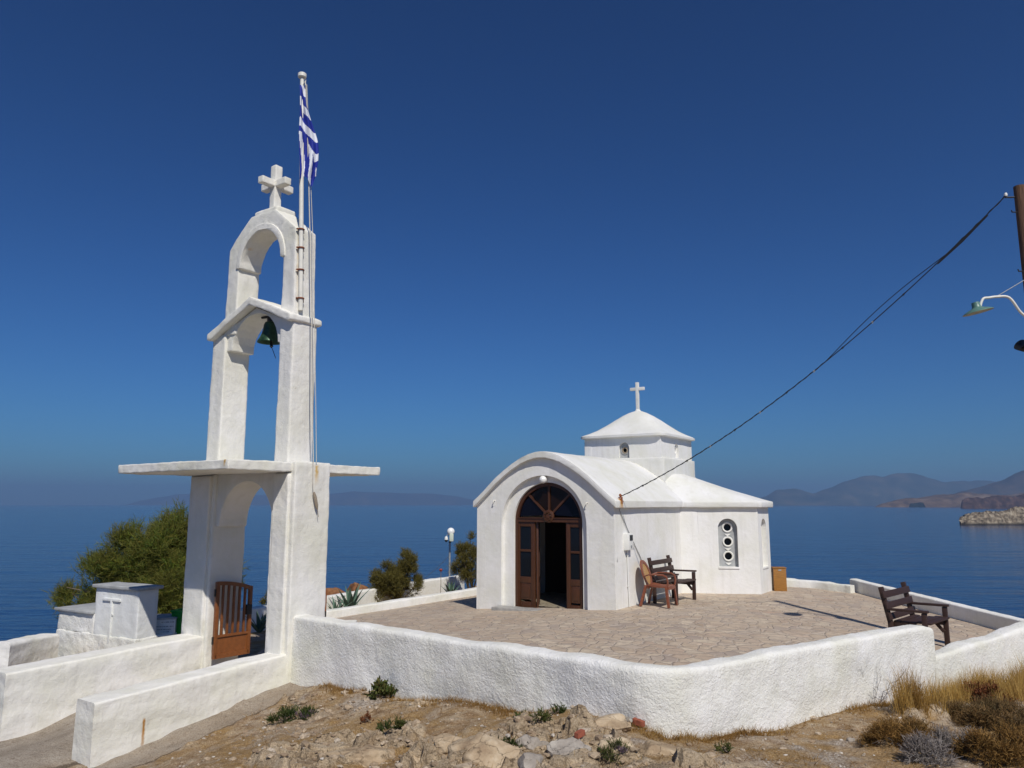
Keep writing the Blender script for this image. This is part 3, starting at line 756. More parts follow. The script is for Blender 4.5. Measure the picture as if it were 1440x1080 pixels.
# flagpole, flag, halyard
FPB, FPT = TP(.235, .17, 4.78), TP(.262, .035, 8.23)
def build_flagpole():
    f = thing('flagpole', FPB, 'slim cream flagpole strapped to the right side of the bell tower', 'flagpole')
    bm = new(); tube(bm, [FPB, FPT], [.034, .029], 14); obj('shaft', bm, M_polewhite, f)
    bm = new(); lathe(bm, [(0, 0), (.05, 0), (.062, .012), (.062, .062), (.05, .072), (0, .072)], FPT, 18); obj('finial', bm, M_polewhite, f)
    for z in (5.95, 5.68, 5.36, 4.95):
        p = FPB.lerp(FPT, (z-FPB.z)/(FPT.z-FPB.z)); bm = new()
        tube(bm, [p+V((math.cos(a)*.041, math.sin(a)*.041, 0)) for a in [i*math.pi/6 for i in range(13)]], .010, 6, False)
        bar(bm, p-tw*.06+tu*.02+UP*0, p+tw*.06+tu*.02, .03, .014); bar(bm, p+tw*.03, p+tu*.1+tw*.04, .014, .014); tube(bm, [p+tw*.045, p+tw*.05-UP*.05], .007, 5)
        obj('bracket', bm, M_rust, f)
    bm = new(); p = FPT-UP*.12; tube(bm, [p-tu*.02, p-tu*.09+UP*.06], .007, 6); tube(bm, [p-tu*.08+UP*.05, p-tu*.08-UP*.02], .006, 6); obj('cleat', bm, M_polewhite, f)
build_flagpole()
def build_flag():
    mb = simple('flag_blue', (.003, .018, .27), .75, .12, 8, .1); mw = simple('flag_white', (.72, .74, .80), .75, .05, 8, .1)
    for m in (mb, mw):
        nt = m.node_tree; b = nt.nodes['Principled BSDF']
    NS, NV = 44, 120
    vs, fs, mi = [], [], []
    ax, ay = V((.93, .37, 0)), V((.37, -.93, 0))     # sideways out from the pole / towards the gate side
    ZT, LH = FPT.z-.14, 1.44
    def prof(v): return .095+.185*smooth(.10, .68, v)*(1-.25*smooth(.80, 1, v))
    def colr(s_, v):
        edge = .30+.85*max(0, v-.50)/.5
        if v > .50 and s_ < edge: return 1 if (s_*1.25-(v-.5)*.42)*4.0 % 2 < .85 and s_ > -.1 else 0
        return 0 if (v*9.0-s_*1.2+.2*math.sin(s_*7)+8) % 2 < 1.12 else 1
    for j in range(NV+1):
        v = j/NV
        for i in range(NS+1):
            s_ = i/NS; W = prof(v); z = ZT-v*LH
            low = (.13*smooth(.55, 1, s_)*smooth(.75, 1, v)*0+.10*math.sin(s_*5)*smooth(.8, 1, v)+.22*smooth(.75, 1.0, s_)*smooth(.7, 1, v))
            z += low*.8
            p = FPB.lerp(FPT, (z-FPB.z)/(FPT.z-FPB.z))
            x = -.040+W*(s_+.04*math.sin(v*9+s_*4))
            dep = .045+.034*math.sin(s_*10.5+v*2.2)*smooth(0, .3, v)+.012*math.sin(v*14+s_*5)+.02*(1-s_)*math.sin(v*6)
            vs.append(p+ax*x+ay*dep+UP*0)
    for j in range(NV):
        for i in range(NS):
            k = j*(NS+1)+i; fs.append((k, k+1, k+NS+2, k+NS+1)); mi.append(colr((i+.5)/NS, (j+.5)/NV))
    o = single('flag', (vs, fs), [mb, mw], 'blue and white striped flag hanging limp from the tall pole', 'flag', None, 60)
    o.data.polygons.foreach_set('material_index', mi)
build_flag()
def build_halyard():
    r = thing('halyard', TP(-.1, .36, 2.0), 'long pale rope hanging down the tower with a wooden toggle', 'rope')
    top = FPT-UP*.1-tu*.06+tw*.02
    a = TP(.20, .24, 6.0); b = TP(.035, .20, 4.72)
    bm = new(); tube(bm, [top, top.lerp(a, .5)-tu*.01, a, a.lerp(b, .5), b, TP(-.01, .22, 3.6), TP(-.06, .245, 2.75), TP(-.07, .25, 2.38), TP(-.08, .26, 2.25)], .0085, 6); obj('rope', bm, M_rope, r)
    bm = new(); tube(bm, [top+tw*.02, TP(.20, .29, 6.0), TP(.03, .24, 4.74), TP(-.01, .30, 3.4), TP(-.065, .30, 2.66)], .005, 5); obj('cord', bm, M_rope, r)
    bm = new(); tube(bm, [TP(-.08, .26, 2.26), TP(-.085, .28, 2.2), TP(-.09, .31, 2.08), TP(-.09, .325, 2.03)], [.014, .024, .022, .010], 9); tube(bm, [TP(-.09, .325, 2.04), TP(-.09, .35, 1.93)], .004, 5); obj('toggle', bm, M_oldwood, r)
build_halyard()
# gate leaves
def build_gate(label, hinge, d, L, hz, side):
    g = thing('metal_gate', hinge, label, 'gate', 'gate leaves of the bell tower gateway')
    d = d.normalized(); nrm = V((-d.y, d.x, 0)); z0 = hinge.z
    def top(s): return z0+hz-.10*(s/L)**2
    bm = new()
    bar(bm, hinge+UP*0, hinge+UP*hz, .05, .05, d, .004); e = hinge+d*L; bar(bm, e, V((e.x, e.y, top(L))), .05, .05, d, .004)
    for i in range(8):
        a, b = L*i/8, L*(i+1)/8
        bar(bm, V(((hinge+d*a).x, (hinge+d*a).y, top(a)-.025)), V(((hinge+d*b).x, (hinge+d*b).y, top(b)-.025)), .051, .052)
    bar(bm, hinge+UP*.03, e+UP*.03, .05, .06); bar(bm, hinge+UP*.30, e+UP*.30, .048, .03)
    obj('frame', bm, M_gate, g)
    bm = new(); c = (hinge+e)/2+UP*.165; box(bm, c, (L-.04, .012, .25), d, nrm, UP); obj('kick_panel', bm, M_gate, g)
    for i in range(1, 6):
        s = L*i/6; p = hinge+d*s; bm = new(); bar(bm, p+UP*.31, V((p.x, p.y, top(s)-.04)), .03, .03, d, .003); obj('bar', bm, M_gate, g)
    bm = new(); p = hinge+d*(L-.02)+UP*.62; box(bm, p, (.09, .06, .14), d, nrm, UP, .006); obj('lock', bm, M_iron, g)
    for z in (.2, .85):
        bm = new(); tube(bm, [hinge-d*.035+UP*z, hinge-d*.035+UP*(z+.1)], .014, 8); obj('hinge', bm, M_iron, g)
h1 = TP(1.635, .07, -.035)
build_gate('open brown metal gate leaf with bars against the left tower pillar', h1, (tw*.995-tu*.05), .53, 1.05, 1)
h2 = TP(.475, .30, -.06)
build_gate('brown gate leaf seen edge-on behind the right tower pillar', h2, tw*.95-tu*.30, .58, 1.08, 1)
# ================================================================== CHAPEL
FWL = 3.455; FC = 1.70
ROOFP = [(-1.80, 2.165), (-1.65, 2.285), (-1.5, 2.41), (-1.18, 2.69), (-.95, 2.86), (-.75, 2.99), (-.5, 3.125), (-.3, 3.195), (-.12, 3.233), (0, 3.24)]
ROOFP = ROOFP+[(-x, z) for x, z in ROOFP[::-1][1:]]
def roof_z(o):
    o = abs(o)
    P = ROOFP[len(ROOFP)//2:]
    for (a, b), (c, d) in zip(P, P[1:]):
        if a <= o <= c: return b+(d-b)*(o-a)/(c-a)
    return 2.165
def build_chapel():
    ch = thing('chapel', CP(FC, 3.5, -.15), 'small whitewashed chapel with rounded roof, square dome and open wooden door', 'chapel')
    zb = -.6
    wl = new()
    # facade with a stepped arched recess
    top = [(FC+o, roof_z(o)-.12) for o, z in ROOFP if abs(o) < 1.72]
    outer = [(0, zb), (0, 2.1)]+[(x, z) for x, z in top if 0 < x < FWL]+[(FWL, 2.1), (FWL, zb)]
    outer = [(0, zb), (0, roof_z(FC)-.12)]+[(x, z) for x, z in top if .02 < x < FWL-.02]+[(FWL, roof_z(FWL-FC)-.12), (FWL, zb)]
    h1_ = arch_pts(1.71, 1.075, zb+.02, 1.63, 1.09, 24)
    prism(wl, outer, [], CR, -cu, UP, cw, .005) if False else None
    # outline with the recess cut from the bottom edge
    def cut(o, cx, half, zs, rise):
        a = [(cx-half*math.cos(math.pi*i/24), zs+rise*math.sin(math.pi*i/24)) for i in range(25)]
        return [(cx-half, zb)]+a+[(cx+half, zb)]
    prism(wl, outer[:1]+cut(None, 1.71, 1.075, 1.63, 1.09)[::1]+outer[:0:-1], [], CR, -cu, UP, cw, .115)
    prism(wl, outer[:1]+cut(None, 1.66, .865, 1.72, .85)[::1]+outer[:0:-1], [], CR+cw*.115, -cu, UP, cw, .20)
    bmesh.ops.remove_doubles(wl, verts=wl.verts[:], dist=1e-5)
    # plan polyline, right side then the rest
    PR = [(0, 0), (0, 3.63), (-.37, 3.83), (-1.66, 4.36), (-1.66, 5.30), (-.37, 5.83), (0, 6.03), (0, 6.7)]
    def seg(a, b, z1, holes=(), th=.24):
        A, B = CP(a[0], a[1]), CP(b[0], b[1]); d = (B-A); L = d.length; d.normalize(); nn = V((-d.y, d.x, 0))
        prism(wl, [(0, zb), (L, zb), (L, z1), (0, z1)], holes, A, d, UP, nn, th); return A, d, nn
    win = []
    WA = (.69, .225, .61, 1.52, .235); WB = (.47, .21, .60, 1.53, .225)
    for i in range(len(PR)-1):
        hs = []
        if i == 2: hs = [arch_pts(*WA, 14)]
        if i == 3: hs = [arch_pts(*WB, 14)]
        if i == 2: A_ = seg(PR[i], PR[i+1], 2.06, hs); win.append((A_, WA))
        elif i == 3: A_ = seg(PR[i], PR[i+1], 2.06, hs); win.append((A_, WB))
        else: seg(PR[i], PR[i+1], 2.09, hs)
    PL = [(FWL+(-a), b) for a, b in PR]
    for i in range(len(PL)-1, 0, -1): seg(PL[i], PL[i-1], 2.06)
    # east end: three-sided apse
    ap = [(0, 6.7), (.75, 7.6), (FWL-.75, 7.6), (FWL, 6.7)]
    for i in range(3): seg(ap[i], ap[i+1], 2.2)
    # small bevel on the facade corner line is left to the plaster bump
    rough(wl, .22, .006, 1.1, 21, 6)
    obj('wall', wl, M_white, ch, 30)
    # ---- roof
    rf = new()
    prof = [(FC+o, z) for o, z in ROOFP]
    prof_in = [(x, z-.135) for x, z in prof]
    prism(rf, prof+prof_in[::-1], [], CR-cw*.11, -cu, UP, cw, 6.9)
    bevel_sharp(rf, .025, 2, 40)
    rough(rf, .22, .012, .9, 22, 6)
    roof = obj('roof', rf, M_roof, ch, 40)
    def conch(sign):
        bm = new()
        ev = [(.02, 3.50), (-.37, 3.72), (-1.70, 4.26), (-1.78, 4.32), (-1.78, 5.34), (-1.70, 5.40), (-.37, 5.94), (.02, 6.14)]
        tops = [(.72, 4.1), (.72, 4.25), (.66, 4.5), (.64, 4.7), (.64, 4.96), (.66, 5.16), (.72, 5.4), (.72, 5.55)]
        n = 10; rows = []
        def PT(l, w, z): return CP(l, w, z) if sign > 0 else CP(FWL-l, w, z)
        rows.append([bm.verts.new(PT(a, b, 2.02)) for a, b in ev])
        for k in range(n+1):
            t = k/n; zz = 2.155+(2.93-2.155)*(t*.80+.20*smooth(0, 1, t))
            rows.append([bm.verts.new(PT(a+(c-a)*t, b+(d-b)*t, zz)) for (a, b), (c, d) in zip(ev, tops)])
        for A, B in zip(rows, rows[1:]):
            for i in range(len(A)-1): bm.faces.new((A[i], A[i+1], B[i+1], B[i]))
        # soffit
        ins = [bm.verts.new(PT(min(a+.3, .5), b+(.25 if b < 4.83 else -.25), 2.02)) for a, b in ev]
        for i in range(len(ev)-1): bm.faces.new((rows[0][i+1], rows[0][i], ins[i], ins[i+1]))
        bevel_sharp(bm, .02, 2, 35)
        rough(bm, .25, .010, 1.0, 23, 5)
        return bm
    obj('side_roof', conch(1), M_roof, ch, 50); obj('side_roof', conch(-1), M_roof, ch, 50)
    # east apse roof
    bm = new(); ev = [(-.06, 6.65), (.72, 7.7), (FWL-.72, 7.7), (FWL+.06, 6.65)]
    lo = [bm.verts.new(CP(a, b, 2.12)) for a, b in ev]; hi = [bm.verts.new(CP(a, b, 2.24)) for a, b in ev]; apx = bm.verts.new(CP(FC, 6.6, 2.7))
    for i in range(3): bm.faces.new((lo[i], lo[i+1], hi[i+1], hi[i])); bm.faces.new((hi[i], hi[i+1], apx))
    bm.faces.new(lo[::-1]); obj('apse_roof', bm, M_roof, ch, 30)
    bm = new(); prism(bm, [(.15, -.1), (FWL-.15, -.1), (FWL-.15, 1.98), (.15, 1.98)], [arch_pts(FC, .35, -.08, 1.5, .35, 10)], CR+cw*2.6, -cu, UP, cw, .06)
    obj('added_dark_screen', bm, simple('interior_dark_brown', (.022, .010, .006), .5, .4, 6, .2), ch, 30)  # invented partition, coloured dark so the open doorway looks black inside
    # ---- drum
    DC = CP(1.62, 4.93); s = 1.085
    def side(bm, nrm, hole, th=.2, z0=2.9, z1=3.83):
        U_ = UP.cross(nrm) * -1; O = DC+nrm*s-U_*s
        prism(bm, [(0, z0), (2*s, z0), (2*s, z1), (0, z1)], [hole] if hole else [], O, U_, UP, -nrm, th); return O, U_
    bm = new()
    ho = arch_pts(s-.07, .145, 3.285, 3.54, .15, 10)
    fO = side(bm, -cw, ho)
    rO = side(bm, cu, arch_pts(s+.02, .13, 3.31, 3.55, .13, 10)); side(bm, cw, None); side(bm, -cu, None)
    rough(bm, .25, .006, 1.2, 24, 4)
    drum = obj('drum', bm, M_white, ch, 30)
    bm = new(); prism(bm, [(-1.10, -1.10), (1.155, -1.10), (1.155, 1.12), (-1.10, 1.12)], [], DC+UP*2.55, cu, cw, UP, .72)
    bevel_sharp(bm, .02, 2); rough(bm, .25, .008, 1.3, 25, 4); obj('drum_base', bm, M_roof, drum, 40)
    # drum openings: recessed panel with a round hole
    def round_panel(center, U_, nrm, cxs, w, h, m, hole_r=.07, name='vent'):
        bm = new()
        prism(bm, [(-w, 0), (w, 0), (w, h), (-w, h)], [circ(0, cz, r_, 20) for cz, r_ in cxs], center-nrm*.04, U_, UP, -nrm, .03)
        for cz, r_ in cxs:
            pts = circ(0, cz, r_+.018, 20)
            tube(bm, [center-nrm*.036+U_*x+UP*z for x, z in pts+pts[:1]], .014, 6, False)
        return bm
    Uf = cu
    p = DC-cw*s+cu*.07+UP*3.285
    bm = round_panel(p+cw*.02, cu, -cw, [(.20, .085)], .16, .42, None); v = obj('drum_window', bm, M_capstone, drum, 40); 
    bm = new(); lathe(bm, [(.05, 0), (.085, .0), (.09, .012), (.06, .02), (.05, 0)], p+UP*.20+cw*.06, 16, -cw); obj('rim', bm, M_oldwood, v)
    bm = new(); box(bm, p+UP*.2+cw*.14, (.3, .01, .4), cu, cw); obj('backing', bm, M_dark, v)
    p = DC+cu*s-cw*.02+UP*3.31
    bm = round_panel(p-cu*.02, cw, cu, [(.20, .075)], .14, .39, None); v = obj('drum_window', bm, M_white, drum, 40)
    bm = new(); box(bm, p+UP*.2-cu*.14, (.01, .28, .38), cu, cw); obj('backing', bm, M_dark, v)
    # ---- dome: square eave rising to a rounded top
    bm = new(); E = 1.215; rings = []
    P_ = [(0, 3.815, 14), (.955, 3.815, 14), (1.0, 3.83, 14), (1.0, 3.885, 14), (.975, 3.91, 12), (.88, 3.965, 9), (.76, 4.06, 6), (.62, 4.20, 4.2), (.48, 4.345, 3.2), (.34, 4.47, 2.6), (.20, 4.565, 2.2), (.09, 4.615, 2), (0, 4.63, 2)]
    n = 72
    for r_, z, ex in P_:
        if r_ == 0: rings.append([bm.verts.new(DC+UP*z)]); continue
        ring = []
        for k in range(n):
            a = 2*math.pi*(k+.5)/n; c, s_ = math.cos(a), math.sin(a)
            f = 1/((abs(c)**ex+abs(s_)**ex)**(1/ex)); ring.append(bm.verts.new(DC+cu*(c*f*E*r_)+cw*(s_*f*E*r_)+UP*z))
        rings.append(ring)
    for A, B in zip(rings, rings[1:]):
        for k in range(n):
            q = [A[k % len(A)], A[(k+1) % len(A)], B[(k+1) % len(B)], B[k % len(B)]]; u_ = []
            for v_ in q:
                if v_ not in u_: u_.append(v_)
            if len(u_) > 2: bm.faces.new(u_)
    rough(bm, .2, .008, 1.2, 26, 3)
    dome = obj('dome', bm, M_roof, ch, 45)
    bm = new(); c = DC+UP*4.6
    box(bm, c+UP*.40, (.085, .075, .84), cu, cw, UP, .008); box(bm, c+UP*.635, (.42, .073, .085), cu, cw, UP, .008)
    lathe(bm, [(0, 0), (.09, 0), (.075, .04), (.05, .07), (0, .08)], c, 16)
    obj('cross', bm, M_roof, dome, 40)
    # ---- conch windows
    for k, ((A, d, nn), (cx, hw, z0, zs, rise)) in enumerate(win):
        c = A+d*cx+nn*.13
        holes = [circ(0, z-z0, .088, 20) for z in (1.545, 1.205, .865)]
        bm = new(); H_ = zs+rise-z0
        prism(bm, [(-hw-.02, -.02), (hw+.02, -.02), (hw+.02, H_+.02), (-hw-.02, H_+.02)], holes, c+UP*z0, d, UP, nn, .04)
        wnd = obj('window', bm, M_capstone if k == 0 else M_white, ch, 40)
        for z in (1.545, 1.205, .865):
            bm = new(); pts = circ(0, z, .105, 24); tube(bm, [c+d*x+UP*zz-nn*.006 for x, zz in pts+pts[:1]], .022, 8, False)
            tri = [(-.075, z-.155), (.075, z-.155), (0, z-.215)]
            prism(bm, tri, [], c-nn*.018, d, UP, nn, .02)
            obj('ring', bm, M_white, wnd, 40)
        bm = new(); box(bm, A+d*cx+nn*.06+UP*(z0-.012), (hw*2+.03, .16, .045), d, nn, UP, .006); obj('sill', bm, M_white, wnd, 40)
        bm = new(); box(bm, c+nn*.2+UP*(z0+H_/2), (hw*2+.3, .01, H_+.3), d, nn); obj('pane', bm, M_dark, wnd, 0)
    # ---- door
    D0 = CR+cw*.17
    dz = lambda l: tz(*(CP(l, .2)[:2]))
    df = new(); cx, hf, zs, rise = 1.66, .862, 1.72, .845
    fo = [(cx-hf*math.cos(math.pi*i/24), zs+rise*math.sin(math.pi*i/24)) for i in range(25)]
    fi = [(cx-(hf-.075)*math.cos(math.pi*i/24), zs+.0+(rise-.075)*math.sin(math.pi*i/24)) for i in range(25)]
    prism(df, [(cx-hf, -.25)]+fo+[(cx+hf, -.25), (cx+hf-.075, -.25)]+fi[::-1]+[(cx-hf+.075, -.25)], [], D0, -cu, UP, cw, .10)
    box(df, D0-cu*cx+cw*.05+UP*1.755, (2*hf-.14, .094, .085), cu, cw, UP)
    box(df, D0-cu*cx+cw*.04+UP*1.80, (2*hf-.14, .11, .02), cu, cw, UP)
    door = obj('door', df, M_wood_door, ch, 35)
    # fan light
    base_c = D0-cu*cx+UP*1.81
    for k, (a0, a1) in enumerate(((6, 46), (50, 87), (93, 130), (134, 174))):
        pts = [(0, .06)]+[(.80*math.cos(R(a0+(a1-a0)*i/8)), max(.0, .76*math.sin(R(a0+(a1-a0)*i/8))-.06)) for i in range(9)]
        bm = new(); prism(bm, pts, [], base_c+cw*.05, cu, UP, cw, .008)
        obj('fanlight_pane', bm, M_glass_blue if k in (0, 3) else M_glass_red, door, 0)
    bm = new()
    for a in (48, 90, 132):
        e = base_c+cu*(.79*math.cos(R(a)))+UP*(.75*math.sin(R(a))-.05)+cw*.05
        bar(bm, base_c+cw*.05+UP*.02, e, .045, .06, cw)
    obj('glazing_bar', bm, M_wood_door, door, 30)
    bm = new(); lathe(bm, [(0, .05), (.05, .05), (.07, .035), (.10, .045), (.135, .03), (.14, 0), (0, 0)], base_c+cw*.02+UP*.03, 24, -cw)
    for k in range(8): a = k*math.pi/4; box(bm, base_c+UP*.03-cw*.03+cu*.085*math.cos(a)+UP*.085*math.sin(a), (.035, .03, .035), cu*math.cos(a)+UP*math.sin(a), cw, UP*math.cos(a)-cu*math.sin(a), .004)
    obj('rosette', bm, M_wood_door, door, 30)
    # side leaves, glazed above with a fielded panel below
    def leaf(l0, l1, O, X, name):
        """leaf between l0 and l1 along X from O (bottom -.13, top 1.715)"""
        Y = X.cross(UP)*-1; bm = new(); zb_, zt_ = dz(1.66)-.05, 1.712; L = l1-l0
        def pc(x, z, w, h, t=.045, off=0): box(bm, O+X*(l0+x)+Y*off+UP*z, (w, t, h), X, Y, UP, .004)
        pc(.05, (zb_+zt_)/2, .10, zt_-zb_); pc(L-.045, (zb_+zt_)/2, .09, zt_-zb_)
        for z, h in ((zt_-.05, .10), (1.09, .05), (.46, .13), (zb_+.075, .15)): pc(L/2, z, L-.19, h, .043)
        pc(L/2, .22, L-.19, .36, .02); pc(L/2, .21, L-.28, .24, .036)
        o = obj('leaf', bm, M_wood_door, door, 30)
        bm = new(); box(bm, O+X*(l0+L/2)+UP*1.10, (L-.18, .008, 1.18), X, Y); obj('glass', bm, M_glass, o, 0)
        return o
    leaf(.815, 1.235, D0+cw*.05, -cu, 'leaf'); leaf(2.03, 2.505, D0+cw*.05, -cu, 'leaf')
    # inner leaves swung inside
    leaf(0, .40, D0-cu*2.0+cw*.09, V((.11, 1, 0)).normalized(), 'leaf'); leaf(0, .40, D0-cu*1.25+cw*.09, V((.06, 1, 0)).normalized(), 'leaf')
    # globe lamp, hooks, floor
    bm = new(); c = D0-cu*1.70+cw*-.13+UP*2.63
    bmesh.ops.create_uvsphere(bm, u_segments=20, v_segments=14, radius=.085, matrix=Matrix.Translation(c-cw*.02)); obj('globe_lamp', bm, M_globe, ch, 60)
    for l, z in ((.607, 2.13), (2.96, 2.18)):
        bm = new(); p = CR-cu*l+UP*z; tube(bm, [p+cw*.02, p-cw*.05, p-cw*.07+UP*-.03, p-cw*.05-UP*.06], .012, 7); obj('hook', bm, M_polewhite, ch)
    bm = new(); prism(bm, [(-.3, .28), (FWL-.3, .28), (FWL-.2, 6.6), (.2, 6.6)], [], CR-cu*0, -cu, cw, UP, .01)
    for v_ in bm.verts: v_.co.z += -.09
    m, nt, b = mat('pebble_floor'); g = pos(nt); vv = N(nt, 'ShaderNodeTexVoronoi', Scale=22.0); ln(nt, g, 'Position', vv, 'Vector')
    r = ramp(nt, vv, 'Color', [(.2, (.20, .16, .11)), (.6, (.38, .33, .24)), (.9, (.10, .085, .07))]); ln(nt, r, 0, b, 'Base Color'); b.inputs['Roughness'].default_value = .6
    obj('floor', bm, m, ch, 0)
    return ch
chapel = build_chapel()
# door step
bm = new(); p = CP(2.25, -.14); zz = tz(p.x, p.y)
box(bm, V((p.x, p.y, zz-.02)), (1.15, .36, .13), cu, cw, UP, .012); rough(bm, .12, .006, 5, 31, 3)
single('doorstep', bm, M_marble, 'worn grey marble slab set as a step before the chapel door', 'step')
# meter box with conduit
def build_meter():
    c = CP(-.10, .42, 1.33)
    t = thing('electricity_meter', CP(-.06, .42, 1.15), 'white electricity meter box fixed to the chapel side wall', 'meter box')
    bm = new(); prism(bm, [(-.10, -.19), (.10, -.17), (.10, .17), (-.10, .17)], [], c-cu*.08, cu, UP, cw, .24)
    bevel_sharp(bm, .012, 2); obj('case', bm, M_plastic_w, t, 30)
    bm = new(); box(bm, c+cu*.026+UP*.08+cw*.12, (.01, .13, .11), cu, cw); obj('window', bm, M_dark, t, 0)
    bm = new(); box(bm, c+cu*.024+UP*-.10+cw*.12, (.02, .05, .05), cu, cw, UP, .006); obj('switch', bm, M_galv, t)
    bm = new(); tube(bm, [CP(-.025, .55, 1.16), CP(-.025, .56, .55), CP(-.025, .60, .0), CP(-.025, .60, -.03)], .014, 8); box(bm, CP(-.02, .57, .42), (.03, .05, .02), cu, cw); box(bm, CP(-.02, .55, 1.05), (.03, .05, .02), cu, cw); obj('conduit', bm, M_plastic_w, t)
build_meter()
bm = new(); tube(bm, [CP(-.06, .16, 2.2), CP(-.085, .17, 2.10), CP(-.02, .22, 1.98), CP(-.02, .62, 1.55), CP(-.02, 1.2, .98), CP(-.02, 1.35, .80)], .009, 6)
single('cable', bm, M_thincable, 'thin grey cable slanting down the chapel side wall to the chair', 'cable')
bm = new(); p = CP(-.07, .17, 2.2); tube(bm, [p+cu*-.05, p+UP*.05, p+cu*.04+UP*.08], .014, 7); box(bm, p-UP*.02+cu*.03, (.03, .05, .14), cu, cw, UP, .006); lathe(bm, [(0, 0), (.022, .0), (.03, .02), (.02, .05), (0, .055)], p+UP*.06, 10)
single('cable_bracket', bm, M_rust, 'rusty cable anchor on the front corner of the chapel eave', 'bracket')
# ================================================================== BENCHES, CHAIR, BOX
def make_bench(label):
    """local frame: x along the bench, y forward"""
    b = thing('bench', (0, 0, 0), label, 'bench', 'dark timber benches on the terrace')
    L = 1.06; X = V((1, 0, 0))
    for s in (-1, 1):
        bm = new(); bar(bm, V((s*L/2, -.02, 0)), V((s*L/2, -.02, .45)), .07, .06, X, .006); bar(bm, V((s*L/2, -.02, .42)), V((s*L/2, -.13, .95)), .07, .058, X, .006); obj('rear_leg', bm, M_bench, b)
        bm = new(); bar(bm, V((s*L/2, .47, 0)), V((s*L/2, .47, .60)), .07, .06, X, .006); obj('front_leg', bm, M_bench, b)
        bm = new(); bar(bm, V((s*L/2, -.06, .62)), V((s*L/2, .53, .625)), .085, .035, UP, .008); obj('armrest', bm, M_bench, b)
        bm = new(); bar(bm, V((s*(L/2-.066), .0, .385)), V((s*(L/2-.066), .46, .37)), .045, .09, UP, .006); bar(bm, V((s*(L/2-.066), .30, .40)), V((s*(L/2-.066), .455, .22)), .035, .05, UP, .005); obj('side_rail', bm, M_bench, b)
    for z in (.52, .68, .84):
        y = -.02-.11*(z-.42)/.53+.045; bm = new(); a = V((0, -.11, .53)).normalized()
        bar(bm, V((-L/2-.06, y, z)), V((L/2+.12, y, z)), .026, .10, a, .006); obj('back_slat', bm, M_bench, b)
    for i, (y, z) in enumerate(((.06, .432), (.17, .425), (.28, .43), (.39, .445), (.495, .44))):
        bm = new(); bar(bm, V((-L/2+.04, y, z)), V((L/2-.04, y, z+.006)), .095, .03, UP, .006); obj('seat_slat', bm, M_bench, b)
    return b
def copy_tree(o, parent=None):
    c = o.copy(); COL.objects.link(c); c.parent = parent
    for ch in o.children: copy_tree(ch, c)
    return c
bench = make_bench('dark timber bench against the chapel side wall behind the plastic chair')
bench2 = copy_tree(bench)
def place(o, p, xdir):
    o.location = p; o.rotation_euler = (0, 0, math.atan2(xdir.y, xdir.x))
p = CP(-.24, 1.98); place(bench, V((p.x, p.y, tz(p.x, p.y))), cw*-1+cu*.04) if False else None
